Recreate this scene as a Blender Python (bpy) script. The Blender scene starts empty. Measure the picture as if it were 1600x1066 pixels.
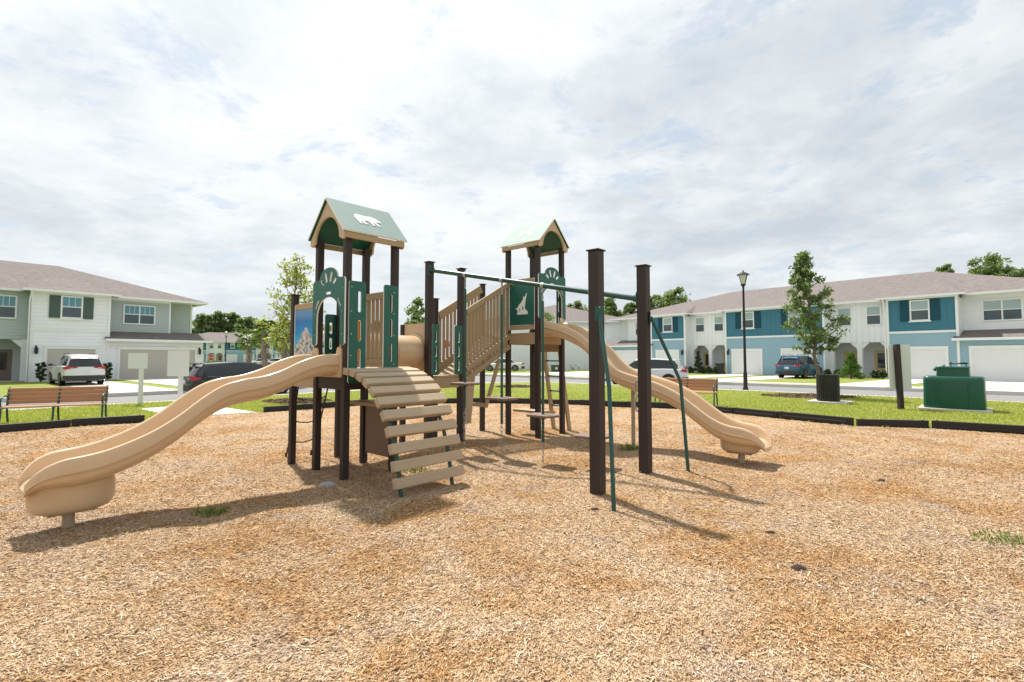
import bpy, math, random
import numpy as np
from mathutils import Vector, Matrix
from mathutils.geometry import tessellate_polygon

random.seed(7)
RNG = np.random.default_rng(11)
scene = bpy.context.scene
COL = scene.collection
PI = math.pi
V = Vector

# ------------------------------------------------------------------ camera model (survey of the photo)
CAM_H, FPX, PPY = 1.6, 800.0, 518.0
PITCH = math.atan(40 / 800.0)

def pixel_ray(px, py):
    a, b = (px - 800) / FPX, -(py - PPY) / FPX
    c, s = math.cos(PITCH), math.sin(PITCH)
    return V((a, c - b * s, s + b * c))

def ground_at(px, py, z=0.0):
    d = pixel_ray(px, py)
    t = (z - CAM_H) / d.z
    return V((d.x * t, d.y * t, z))

def at_depth(px, py, y):
    d = pixel_ray(px, py)
    t = y / d.y
    return V((d.x * t, y, CAM_H + d.z * t))

# ------------------------------------------------------------------ materials
def new_mat(name):
    m = bpy.data.materials.new(name)
    m.use_nodes = True
    nt = m.node_tree
    return m, nt, nt.nodes['Principled BSDF']

def nd(nt, kind, **kw):
    n = nt.nodes.new(kind)
    for k, v in kw.items():
        if k in n.inputs:
            n.inputs[k].default_value = v
        else:
            setattr(n, k, v)
    return n

def mix_col(nt, fac, a, b, mode='MIX'):
    n = nt.nodes.new('ShaderNodeMix')
    n.data_type = 'RGBA'
    n.blend_type = mode
    for sock, val in ((n.inputs[0], fac), (n.inputs[6], a), (n.inputs[7], b)):
        if hasattr(val, 'links'):
            nt.links.new(val, sock)
        else:
            sock.default_value = val if isinstance(val, (int, float)) else (*val, 1)
    return n.outputs[2]

def math_n(nt, op, a, b=None, c=None, clamp=False):
    n = nt.nodes.new('ShaderNodeMath')
    n.operation = op
    n.use_clamp = clamp
    for i, val in enumerate((a, b, c)):
        if val is None:
            continue
        if hasattr(val, 'links'):
            nt.links.new(val, n.inputs[i])
        else:
            n.inputs[i].default_value = val
    return n.outputs[0]

def ramp(nt, fac, stops, interp='LINEAR'):
    n = nt.nodes.new('ShaderNodeValToRGB')
    cr = n.color_ramp
    cr.interpolation = interp
    while len(cr.elements) < len(stops):
        cr.elements.new(0.5)
    for e, (p, c) in zip(cr.elements, stops):
        e.position = p
        e.color = (*c, 1) if len(c) == 3 else c
    nt.links.new(fac, n.inputs[0])
    return n.outputs[0]

def obj_xyz(nt):
    tc = nt.nodes.new('ShaderNodeTexCoord')
    return tc.outputs['Object']

def noise(nt, vec, scale, detail=4, rough=.55, dist=0):
    n = nd(nt, 'ShaderNodeTexNoise', Scale=scale, Detail=detail, Roughness=rough, Distortion=dist)
    nt.links.new(vec, n.inputs['Vector'])
    return n.outputs['Fac']

def bump(nt, b, h, strength=.3, dist=.01):
    n = nd(nt, 'ShaderNodeBump', Strength=strength, Distance=dist)
    nt.links.new(h, n.inputs['Height'])
    nt.links.new(n.outputs[0], b.inputs['Normal'])

def sc(c, k):
    return tuple(min(1, max(0, x * k)) for x in c)

def mat(name, col, rough=.55, var=.12, scale=6, bumpy=0, bscale=60, spec=.4, metal=0, fine=.06, coat=0):
    m, nt, b = new_mat(name)
    v = obj_xyz(nt)
    n1 = noise(nt, v, scale, 5)
    n2 = noise(nt, v, bscale, 3)
    c = mix_col(nt, n1, sc(col, 1 - var), sc(col, 1 + var))
    c2 = mix_col(nt, n2, (1 - fine,) * 3, (1 + fine,) * 3)
    c = mix_col(nt, 1.0, c, c2, 'MULTIPLY')
    nt.links.new(c, b.inputs['Base Color'])
    r = math_n(nt, 'MULTIPLY_ADD', n1, .18, rough - .09)
    nt.links.new(r, b.inputs['Roughness'])
    b.inputs['Specular IOR Level'].default_value = spec
    b.inputs['Metallic'].default_value = metal
    b.inputs['Coat Weight'].default_value = coat
    b.inputs['Coat Roughness'].default_value = .06
    if bumpy:
        bump(nt, b, n2, bumpy, .004)
    return m

def lumber(name, col, axis='Z', var=.16, rough=.62, rot=0.0):
    """recycled plastic lumber: long streaks along one axis and a fine grain"""
    m, nt, b = new_mat(name)
    v = obj_xyz(nt)
    mp = nt.nodes.new('ShaderNodeMapping')
    s = {'X': (1.2, 26, 26), 'Y': (26, 1.2, 26), 'Z': (26, 26, 1.2)}[axis]
    mp.inputs['Scale'].default_value = s
    mr = nt.nodes.new('ShaderNodeMapping')
    mr.inputs['Rotation'].default_value = (0, 0, rot)
    nt.links.new(v, mr.inputs['Vector'])
    nt.links.new(mr.outputs[0], mp.inputs['Vector'])
    n1 = noise(nt, mp.outputs[0], 1.0, 5, .6)
    n2 = noise(nt, v, 2.2, 3)
    c = mix_col(nt, n1, sc(col, 1 - var), sc(col, 1 + var))
    c = mix_col(nt, math_n(nt, 'MULTIPLY', n2, .28), c, sc(col, 1.35))
    nt.links.new(c, b.inputs['Base Color'])
    b.inputs['Roughness'].default_value = rough
    b.inputs['Specular IOR Level'].default_value = .35
    bump(nt, b, n1, .25, .004)
    return m

def siding(name, col, pitch=.2, vertical=False, rough=.6):
    m, nt, b = new_mat(name)
    v = obj_xyz(nt)
    sx = nt.nodes.new('ShaderNodeSeparateXYZ')
    nt.links.new(v, sx.inputs[0])
    n1 = noise(nt, v, .8, 4)
    c = mix_col(nt, n1, sc(col, .93), sc(col, 1.06))
    if vertical:
        xy = math_n(nt, 'ADD', sx.outputs[0], sx.outputs[1])
        f = math_n(nt, 'FRACT', math_n(nt, 'DIVIDE', xy, pitch))
        h = math_n(nt, 'LESS_THAN', f, .16)
    else:
        f = math_n(nt, 'FRACT', math_n(nt, 'DIVIDE', sx.outputs[2], pitch))
        h = math_n(nt, 'SUBTRACT', 1.0, f)
    nt.links.new(c, b.inputs['Base Color'])
    b.inputs['Roughness'].default_value = rough
    b.inputs['Specular IOR Level'].default_value = .3
    bump(nt, b, h, .9, .03)
    return m

def leaf_mat(name, cols, trans=.25):
    m, nt, b = new_mat(name)
    g = nt.nodes.new('ShaderNodeNewGeometry')
    n1 = noise(nt, obj_xyz(nt), 1.3, 3)
    f = math_n(nt, 'MULTIPLY_ADD', n1, .5, math_n(nt, 'MULTIPLY', g.outputs['Random Per Island'], .55), clamp=True)
    k = len(cols)
    c = ramp(nt, f, [(i / (k - 1) * .85 + .08, cc) for i, cc in enumerate(cols)])
    nt.links.new(c, b.inputs['Base Color'])
    b.inputs['Roughness'].default_value = .5
    b.inputs['Specular IOR Level'].default_value = .35
    tr = nt.nodes.new('ShaderNodeBsdfTranslucent')
    c2 = mix_col(nt, 1.0, c, (1.3, 1.45, .6), 'MULTIPLY')
    nt.links.new(c2, tr.inputs['Color'])
    mx = nd(nt, 'ShaderNodeMixShader')
    mx.inputs[0].default_value = trans
    nt.links.new(b.outputs[0], mx.inputs[1])
    nt.links.new(tr.outputs[0], mx.inputs[2])
    nt.links.new(mx.outputs[0], nt.nodes['Material Output'].inputs['Surface'])
    return m

# ------------------------------------------------------------------ mesh builder
class MB:
    def __init__(s):
        s.v, s.f, s.m = [], [], []

    def add(s, verts, faces, mi=0):
        o = len(s.v)
        s.v += [tuple(x) for x in verts]
        s.f += [tuple(i + o for i in q) for q in faces]
        s.m += [mi] * len(faces) if isinstance(mi, int) else list(mi)
        return s

    def box(s, c, size, ax=None, mi=0):
        c = V(c)
        hx, hy, hz = (V(size) * .5)
        X, Y, Z = ax if ax else (V((1, 0, 0)), V((0, 1, 0)), V((0, 0, 1)))
        vs = [c + X * (hx * i) + Y * (hy * j) + Z * (hz * k) for i in (-1, 1) for j in (-1, 1) for k in (-1, 1)]
        return s.add(vs, [(0, 1, 3, 2), (4, 6, 7, 5), (0, 4, 5, 1), (2, 3, 7, 6), (0, 2, 6, 4), (1, 5, 7, 3)], mi)

    def bb(s, x0, x1, y0, y1, z0, z1, mi=0):
        return s.box(((x0 + x1) / 2, (y0 + y1) / 2, (z0 + z1) / 2), (x1 - x0, y1 - y0, z1 - z0), None, mi)

    def beam(s, p0, p1, w, h, up=(0, 0, 1), mi=0):
        p0, p1 = V(p0), V(p1)
        d = (p1 - p0)
        L = d.length
        d.normalize()
        side = d.cross(V(up)).normalized()
        upv = side.cross(d)
        return s.box((p0 + p1) / 2, (L, w, h), (d, side, upv), mi)

    def tube(s, pts, r, seg=10, mi=0, cap=True):
        pts = [V(p) for p in pts]
        n = len(pts)
        rs = r if isinstance(r, (list, tuple)) else [r] * n
        ref = V((0, 0, 1))
        t0 = (pts[1] - pts[0]).normalized()
        if abs(t0.dot(ref)) > .95:
            ref = V((1, 0, 0))
        a = t0.cross(ref).normalized()
        vs, fs = [], []
        for i, p in enumerate(pts):
            t = (pts[min(i + 1, n - 1)] - pts[max(i - 1, 0)]).normalized()
            a = (a - t * a.dot(t)).normalized()
            b = t.cross(a)
            for k in range(seg):
                an = 2 * PI * k / seg
                vs.append(p + (a * math.cos(an) + b * math.sin(an)) * rs[i])
        for i in range(n - 1):
            for k in range(seg):
                k2 = (k + 1) % seg
                fs.append((i * seg + k, i * seg + k2, (i + 1) * seg + k2, (i + 1) * seg + k))
        if cap:
            fs.append(tuple(range(seg - 1, -1, -1)))
            fs.append(tuple((n - 1) * seg + k for k in range(seg)))
        return s.add(vs, fs, mi)

    def lathe(s, c, prof, seg=20, mi=0, sx=1, sy=1, rot=0):
        c = V(c)
        vs, fs = [], []
        for (r, z) in prof:
            for k in range(seg):
                an = 2 * PI * k / seg
                x, y = r * sx * math.cos(an), r * sy * math.sin(an)
                vs.append(c + V((x * math.cos(rot) - y * math.sin(rot), x * math.sin(rot) + y * math.cos(rot), z)))
        n = len(prof)
        for i in range(n - 1):
            for k in range(seg):
                k2 = (k + 1) % seg
                fs.append((i * seg + k, i * seg + k2, (i + 1) * seg + k2, (i + 1) * seg + k))
        fs.append(tuple(range(seg - 1, -1, -1)))
        fs.append(tuple((n - 1) * seg + k for k in range(seg)))
        return s.add(vs, fs, mi)

    def loft(s, rings, mi=0, cap=True):
        n = len(rings[0])
        vs = [p for r in rings for p in r]
        fs = []
        for i in range(len(rings) - 1):
            for k in range(n):
                k2 = (k + 1) % n
                fs.append((i * n + k, i * n + k2, (i + 1) * n + k2, (i + 1) * n + k))
        if cap:
            fs.append(tuple(range(n - 1, -1, -1)))
            fs.append(tuple((len(rings) - 1) * n + k for k in range(n)))
        return s.add(vs, fs, mi)

    def prism(s, outer, holes, o, ax, ay, t, mi=0, mi_edge=None, center=False):
        """panel cut from a 2-D outline with holes, in the plane (ax, ay) through o, thickness t"""
        o, ax, ay = V(o), V(ax), V(ay)
        nrm = ax.cross(ay).normalized()
        if center:
            o = o - nrm * t / 2
        loops = [outer] + list(holes)
        flat = [p for l in loops for p in l]
        tris = tessellate_polygon([[V((p[0], p[1], 0)) for p in l] for l in loops])
        n = len(flat)
        vs = [o + ax * p[0] + ay * p[1] for p in flat] + [o + ax * p[0] + ay * p[1] + nrm * t for p in flat]
        fs, ms = [], []
        mf = mi if isinstance(mi, int) else mi[1]
        mk = mi if isinstance(mi, int) else mi[0]
        for a, b, c in tris:
            fs += [(c, b, a), (a + n, b + n, c + n)]
            ms += [mk, mf]
        k = 0
        me = (mi if isinstance(mi, int) else mi[-1]) if mi_edge is None else mi_edge
        for l in loops:
            m_ = len(l)
            for i in range(m_):
                j = (i + 1) % m_
                fs.append((k + i, k + j, k + j + n, k + i + n))
                ms.append(me)
            k += m_
        return s.add(vs, fs, ms)

def smooth_mesh(me, ang):
    me.polygons.foreach_set('use_smooth', [True] * len(me.polygons))
    try:
        me.set_sharp_from_angle(angle=math.radians(ang))
    except Exception:
        pass

def build(name, mb, mats, parent=None, off=None, smooth=None, bevel=0, subsurf=0):
    me = bpy.data.meshes.new(name)
    vs = mb.v if off is None else [(p[0] - off[0], p[1] - off[1], p[2] - off[2]) for p in mb.v]
    me.from_pydata(vs, [], mb.f)
    if not isinstance(mats, (list, tuple)):
        mats = [mats]
    for m in mats:
        me.materials.append(m)
    if len(mats) > 1:
        me.polygons.foreach_set('material_index', mb.m)
    # consistent outward normals
    import bmesh
    bm = bmesh.new()
    bm.from_mesh(me)
    bmesh.ops.recalc_face_normals(bm, faces=bm.faces)
    bm.to_mesh(me)
    bm.free()
    if smooth:
        smooth_mesh(me, smooth)
    me.update()
    o = bpy.data.objects.new(name, me)
    COL.objects.link(o)
    if parent:
        o.parent = parent
    if bevel:
        b = o.modifiers.new('edges', 'BEVEL')
        b.width = bevel
        b.segments = 2
        b.limit_method = 'ANGLE'
        b.angle_limit = math.radians(50)
    if subsurf:
        q = o.modifiers.new('smooth', 'SUBSURF')
        q.levels = q.render_levels = subsurf
    return o

def raw_mesh(name, verts, faces, mats, k):
    """fast path for large numpy meshes of k-sided faces"""
    me = bpy.data.meshes.new(name)
    nv, nf = len(verts), len(faces)
    me.vertices.add(nv)
    me.vertices.foreach_set('co', np.asarray(verts, dtype=np.float32).ravel())
    me.loops.add(nf * k)
    me.loops.foreach_set('vertex_index', np.asarray(faces, dtype=np.int32).ravel())
    me.polygons.add(nf)
    me.polygons.foreach_set('loop_start', np.arange(0, nf * k, k, dtype=np.int32))
    me.update(calc_edges=True)
    me.validate()
    for m in (mats if isinstance(mats, (list, tuple)) else [mats]):
        me.materials.append(m)
    o = bpy.data.objects.new(name, me)
    COL.objects.link(o)
    return o

def tag(o, label=None, cat=None, group=None, kind=None):
    if label: o['label'] = label
    if cat: o['category'] = cat
    if group: o['group'] = group
    if kind: o['kind'] = kind
    return o

def thing(name, label, cat, loc=(0, 0, 0), rz=0, group=None):
    o = bpy.data.objects.new(name, None)
    o.empty_display_size = .3
    COL.objects.link(o)
    o.location = loc
    o.rotation_euler = (0, 0, rz)
    return tag(o, label, cat, group)

def copy_tree(o, parent=None):
    c = o.copy()
    COL.objects.link(c)
    if parent:
        c.parent = parent
    for ch in list(o.children):
        copy_tree(ch, c)
    return c

def dup(root, loc, rz, label, scale=None):
    r = copy_tree(root)
    r.location = loc
    r.rotation_euler = (0, 0, rz)
    r['label'] = label
    if scale:
        r.scale = scale
    return r

# ------------------------------------------------------------------ shared materials
M = {}
M['brown'] = lumber('brown_lumber', (.034, .023, .021), 'Z', .25, .55)
M['tan'] = lumber('tan_lumber', (.37, .27, .16), 'X', .12, rot=math.radians(42))
M['tanW'] = lumber('tan_plank', (.42, .325, .22), 'Y', .12, rot=math.radians(42))
M['tanz'] = lumber('tan_slat', (.36, .265, .16), 'Z', .12)
M['tanpanel'] = mat('tan_panel', (.50, .37, .25), .5, .06, 3, .05, 90)
def worn_plastic(name, col):
    """rotomoulded plastic with chalky faded areas, rubbed streaks and dust"""
    m, nt, b = new_mat(name)
    v = obj_xyz(nt)
    n1 = noise(nt, v, 1.6, 4)
    n2 = noise(nt, v, 9, 6, .7, 1.5)
    n3 = noise(nt, v, 55, 3)
    mr = nt.nodes.new('ShaderNodeMapping'); mr.inputs['Rotation'].default_value = (0, 0, math.radians(42)); nt.links.new(v, mr.inputs['Vector'])
    ms = nt.nodes.new('ShaderNodeMapping'); ms.inputs['Scale'].default_value = (9, 15, 11); nt.links.new(mr.outputs[0], ms.inputs['Vector'])
    n4 = noise(nt, ms.outputs[0], 1.0, 5, .7)
    c = mix_col(nt, n1, sc(col, .93), sc(col, 1.06))
    fade = ramp(nt, n2, [(.5, (0, 0, 0)), (.72, (1, 1, 1))])
    c = mix_col(nt, math_n(nt, 'MULTIPLY', fade, .14), c, (col[0] * 1.06, col[1] * 1.14, col[2] * 1.35))
    scuff = ramp(nt, n4, [(.60, (0, 0, 0)), (.76, (1, 1, 1))])
    c = mix_col(nt, math_n(nt, 'MULTIPLY', scuff, .11), c, sc(col, .62))
    c = mix_col(nt, math_n(nt, 'MULTIPLY', n3, .06), c, sc(col, .7))
    nt.links.new(c, b.inputs['Base Color'])
    nt.links.new(math_n(nt, 'MULTIPLY_ADD', n2, .20, .12), b.inputs['Roughness'])
    b.inputs['Specular IOR Level'].default_value = .5
    bump(nt, b, n3, .05, .003)
    return m
M['slide'] = worn_plastic('slide_plastic', (.60, .425, .262))
M['green'] = mat('green_panel', (.008, .105, .078), .40, .10, 4, .05, 140, .5)
M['roofgreen'] = mat('sky_sheen_green_roof', (.255, .335, .31), .68, .08, 4, .05, 140, .3)  # bright sky's sheen on the upper roof faces, put into a paler green
M['white'] = mat('white_core', (.78, .78, .75), .5, .05, 5)
M['greenmetal'] = mat('green_coated_metal', (.014, .075, .062), .35, .12, 7, .05, 90, .5)
M['steel'] = mat('galvanised_steel', (.42, .42, .40), .4, .2, 20, .1, 90, .5, .7)
M['chain'] = mat('chain_steel', (.35, .35, .34), .4, .2, 20, 0, 90, .5, .6)
M['podtop'] = mat('brown_rubber_step', (.19, .13, .10), .7, .12, 14, .3, 120)
M['polepaint'] = mat('tan_painted_pole', (.42, .32, .22), .45, .1, 5)
M['orange'] = mat('orange_plastic', (.75, .26, .015), .4, .08, 5)
M['rope'] = mat('dark_rope', (.045, .038, .034), .85, .2, 60, .4, 200)
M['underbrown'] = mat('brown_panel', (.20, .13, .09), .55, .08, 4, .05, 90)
M['edging'] = mat('black_plastic_edging', (.018, .017, .016), .6, .25, 6, .2, 70)
M['concrete'] = mat('concrete', (.50, .475, .43), .85, .10, 2.2, .25, 45, .2)
M['kerb'] = mat('kerb_concrete', (.55, .53, .49), .85, .10, 3, .2, 45, .2)
M['asphalt'] = mat('asphalt', (.21, .205, .205), .9, .12, .9, .4, 70, .2, fine=.14)
M['black'] = mat('black_powder_coat', (.012, .012, .013), .45, .2, 9, .05, 60, .45)
M['rubber'] = mat('tyre_rubber', (.016, .016, .017), .8, .2, 14, .1, 60, .2)
M['darkglass'] = mat('dark_glass', (.018, .024, .03), .06, .2, 1.5, 0, 60, .6)
M['redlens'] = mat('red_lens', (.42, .012, .015), .15, .2, 14, 0, 60, .6)
M['whitelens'] = mat('clear_lens', (.55, .56, .56), .12, .1, 14, 0, 60, .6)
M['alloy'] = mat('alloy_rim', (.38, .385, .39), .3, .1, 9, 0, 60, .5, .7)
M['plate'] = mat('number_plate', (.62, .64, .66), .4, .1, 30)
M['darktrim'] = mat('dark_plastic_trim', (.035, .036, .038), .6, .15, 9, .1, 90)
M['benchwood'] = lumber('bench_slat', (.43, .245, .145), 'X', .2, .6)
M['bark'] = mat('grey_bark', (.19, .155, .125), .9, .3, 9, .7, 40, .2, fine=.25)
M['darkbark'] = mat('dark_bark', (.11, .085, .07), .9, .3, 9, .7, 40, .2, fine=.25)
M['palmbark'] = mat('palm_bark', (.25, .21, .165), .9, .35, 16, .9, 26, .2, fine=.35)
M['stone'] = mat('grey_stone', (.33, .33, .32), .85, .25, 12, .5, 40)
M['binliner'] = mat('black_bin_plastic', (.013, .013, .014), .42, .2, 12, .1, 60, .5)
M['tankgreen'] = mat('green_tank_plastic', (.005, .082, .052), .30, .12, 2.5, .06, 80, .5)
M['signblank'] = mat('pale_sign_sheet', (.66, .67, .68), .5, .04, 3)
M['stopred'] = mat('stop_red', (.45, .02, .025), .4, .08, 8)
M['cabinet'] = mat('green_cabinet_paint', (.05, .08, .05), .5, .12, 8)
M['mulchbed'] = mat('brown_bark_mulch', (.085, .05, .034), .95, .4, 12, .9, 50, .15, fine=.4)
M['dryleaf'] = leaf_mat('dry_leaf', [(.05, .025, .012), (.09, .045, .02)], .1)
M['lf_street'] = leaf_mat('holly_leaf', [(.05, .08, .03), (.11, .165, .06), (.18, .24, .10), (.28, .33, .17)], .35)
M['lf_young'] = leaf_mat('spring_leaf', [(.16, .19, .035), (.26, .29, .055), (.36, .38, .10), (.42, .43, .18)], .35)
M['lf_far'] = leaf_mat('oak_leaf', [(.07, .10, .045), (.12, .17, .07), (.18, .235, .095), (.25, .29, .14)], .4)
M['lf_palm'] = leaf_mat('palm_leaf', [(.05, .09, .02), (.12, .18, .04), (.2, .26, .07)], .3)
M['lf_bush'] = leaf_mat('bush_leaf', [(.045, .10, .02), (.10, .19, .035), (.16, .27, .06)], .3)
M['lf_dark'] = leaf_mat('boxwood_leaf', [(.02, .036, .014), (.04, .07, .024), (.07, .11, .04)], .15)
M['lf_weed'] = leaf_mat('weed_leaf', [(.09, .14, .03), (.16, .22, .05), (.26, .30, .10)], .3)
# ================================================================== PLAY STRUCTURE
UA = math.radians(42)
U = V((math.cos(UA), -math.sin(UA), 0))
W = V((math.sin(UA), math.cos(UA), 0))
Z = V((0, 0, 1))
AXP = (U, W, Z)
C1, C2, S1, S2 = V((-2.19, 7.20, 0)), V((.475, 10.52, 0)), .74, .78
DK1, DKM, DK2 = 1.40, 1.27, 2.08
def cor(c, s, a, b): return c + U * (a * s / 2) + W * (b * s / 2)
A_, B_, C_, D_ = cor(C1, S1, -1, -1), cor(C1, S1, 1, -1), cor(C1, S1, -1, 1), cor(C1, S1, 1, 1)
L_, F_, K_, R_ = cor(C2, S2, -1, -1), cor(C2, S2, 1, -1), cor(C2, S2, -1, 1), cor(C2, S2, 1, 1)
K_, R_ = cor(C2, S2, -1, 1), cor(C2, S2, 1, 1)
Q_, Q2_ = A_ - U * .74, C_ - U * .74
E_ = V((-1.46, 9.0, 0)); G_ = E_ + W * .76; E2_ = E_ - U * .75; G2_ = G_ - U * .75
N_ = L_ - U * .75
PA, PB = V((.985, 5.96, 0)), V((1.80, 6.98, 0))

root = thing('play_structure', 'brown tan and green playground climbing structure with two roofed towers and two slides', 'playground', (-.9, 8.4, 0))
OFF = root.location.copy()
def part(name, mb, mats, parent=None, **kw):
    return build(name, mb, mats, parent or root, OFF, **kw)

def post(p, h, w, cap=False, z0=-.06):
    mb = MB()
    mb.box((p.x, p.y, (h + z0) / 2), (w, w, h - z0), AXP)
    o = part('post', mb, M['brown'], bevel=.008)
    if cap:
        c = MB().box((p.x, p.y, h + .008), (w + .035, w + .035, .016), AXP)
        part('post_cap', c, M['brown'], o, bevel=.004)
    return o
for p in (A_, B_, C_, D_): post(p, 3.24, .09)
for p in (L_, F_, K_, R_): post(p, 3.86, .09)
post(Q_, 2.52, .088, True); post(Q2_, 2.52, .088, True)
post(E_, 3.27, .115, True); post(G_, 3.25, .115, True); post(E2_, 2.20, .088); post(G2_, 2.74, .088, True)
post(N_, 3.16, .088, True)
postA, postB = post(PA, 2.84, .137, True), post(PB, 2.84, .137, True)

# ---- decks with dark frames
def deck(c, sx, sy, z):
    mb = MB()
    n = 6
    w = (sx + .05) / n
    for i in range(n):
        mb.box(c + U * (-(sx + .05) / 2 + w * (i + .5)) + Z * (z - .02), (w - .008, sy + .05, .04), AXP)
    o = part('deck', mb, M['tan'], bevel=.004)
    fr = MB()
    for s in (-1, 1):
        fr.box(c + W * (s * (sy / 2 + .006)) + Z * (z - .135), (sx - .1, .038, .185), AXP)
        fr.box(c + U * (s * (sx / 2 + .006)) + Z * (z - .135), (.038, sy - .1, .185), AXP)
    return o, fr
d, fr = deck(C1, S1, S1, DK1); part('deck_frame', fr, M['brown'], d, bevel=.004)
cQ = C1 - U * .74
d, fr = deck(cQ, .70, S1, DK1 - .004); part('deck_frame', fr, M['tan'], d, bevel=.004)
cM = (E_ + G2_) / 2
d, fr = deck(cM, .75, .76, DKM); part('deck_frame', fr, M['tan'], d, bevel=.004)
d, fr = deck(C2, S2, S2, DK2); part('deck_frame', fr, M['tan'], d, bevel=.004)
# second tan rail under the rear tower deck
mb = MB().box(C2 + W * .40 + Z * 1.79, (.66, .04, .17), AXP); part('deck_beam', mb, M['tan'], bevel=.004)
mb = MB().box(C2 - W * .05 + Z * .50, (.9, .26, .05), AXP); part('bench_board', mb, M['tan'], bevel=.006)

# ---- gable roofs; gable axis g (horizontal), width axis w
def gable_roof(c, g, w, hl, hw, ze, za, animal, name):
    tk = .022
    mb = MB()
    apex = [c - g * hl + Z * za, c + g * hl + Z * za]
    slope = {}
    for s in (-1, 1):
        e0 = c - g * hl + w * (s * hw) + Z * ze
        dn = (e0 - apex[0])
        ln = dn.length; dn.normalize()
        nrm = g.cross(dn) * (1 if g.cross(dn).z > 0 else -1)
        mb.prism([(-hl, 0), (hl, 0), (hl, ln), (-hl, ln)], [], c + Z * za, g, dn, tk if g.cross(dn).z > 0 else -tk, [0, 2] * 2 + [1] * 4)
        slope[s] = (dn, nrm, ln)
    r = part(name, mb, [M['green'], M['white'], M['roofgreen']])
    # gable end boards with an arch cut out
    for sgn in (-1, 1):
        out = []
        iw = hw - .015
        out += [(0, za - .015), (iw, ze - .01), (iw, ze - .085), (iw - .05, ze - .10)]
        ar, z0 = iw - .13, ze - .06
        for k in range(0, 13):
            a = PI * k / 12
            out.append((ar * math.cos(a), z0 + (ar * .98) * math.sin(a)))
        out += [(-(iw - .05), ze - .10), (-iw, ze - .085), (-iw, ze - .01)]
        g_ = MB().prism(out, [], c + g * (sgn * (hl - .045)), w, Z, .03, 0, center=True)
        part('gable_board', g_, M['tanpanel'], r)
    for s in (-1, 1):
        e = MB().box(c + w * (s * (hw - .012)) + Z * (ze - .045), (hl * 2 - .10, .03, .075), (g, w, Z))
        part('eave_board', e, M['tan'], r, bevel=.004)
    for s, poly in animal.items():
        dn, nrm, ln = slope[s]
        an = MB().prism(poly, [], c + Z * za + nrm * (tk + .002) + dn * (ln * .52), g, dn * -1, .003 if (g.cross(dn * -1)).dot(nrm) > 0 else -.003)
        part('animal_cutout', an, M['white'], r)
    return r

def scalep(pts, k, mx=1): return [(x * k * mx, y * k) for x, y in pts]
bear = [(-.50, .16), (-.42, .25), (-.2, .24), (.0, .22), (.18, .27), (.30, .22), (.40, .17), (.52, .02), (.50, -.03), (.36, .0), (.29, -.04),
        (.36, -.22), (.42, -.27), (.33, -.29), (.25, -.2), (.17, -.07), (.15, -.18), (.20, -.27), (.08, -.28), (.03, -.14), (-.05, -.05),
        (-.17, -.06), (-.2, -.16), (-.1, -.27), (-.22, -.29), (-.33, -.14), (-.36, -.2), (-.3, -.29), (-.42, -.29), (-.49, -.12), (-.53, .04)]
deer = [(-.45, .1), (-.3, .16), (-.02, .14), (.16, .2), (.2, .34), (.12, .46), (.26, .38), (.34, .48), (.32, .34), (.46, .24), (.42, .17), (.3, .2), (.26, .06),
        (.36, -.12), (.46, -.3), (.4, -.32), (.27, -.16), (.14, -.04), (-.1, -.04), (-.2, -.1), (-.36, -.3), (-.43, -.3), (-.31, -.06), (-.42, -.02)]
gable_roof(C1, W, U, S1 / 2 + .13, S1 / 2 + .10, 3.235, 3.74, {1: scalep(bear, .40), -1: scalep(bear, .40)}, 'roof')
gable_roof(C2, U, W, S2 / 2 + .13, S2 / 2 + .10, 3.855, 4.37, {-1: scalep(deer, .42), 1: scalep(deer, .42)}, 'roof')

# ---- panels
def rrect(x0, x1, y0, y1, r, n=4):
    pts = []
    for cx, cy, a0 in ((x1 - r, y1 - r, 0), (x0 + r, y1 - r, 90), (x0 + r, y0 + r, 180), (x1 - r, y0 + r, 270)):
        for k in range(n + 1):
            a = math.radians(a0 + 90 * k / n)
            pts.append((cx + r * math.cos(a), cy + r * math.sin(a)))
    return pts
def slot_at(cx, cy, ang, L, w, n=3):
    base = rrect(-L / 2, L / 2, -w / 2, w / 2, w / 2 * .98, n)
    c, s = math.cos(ang), math.sin(ang)
    return [(cx + x * c - y * s, cy + x * s + y * c) for x, y in base]

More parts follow.
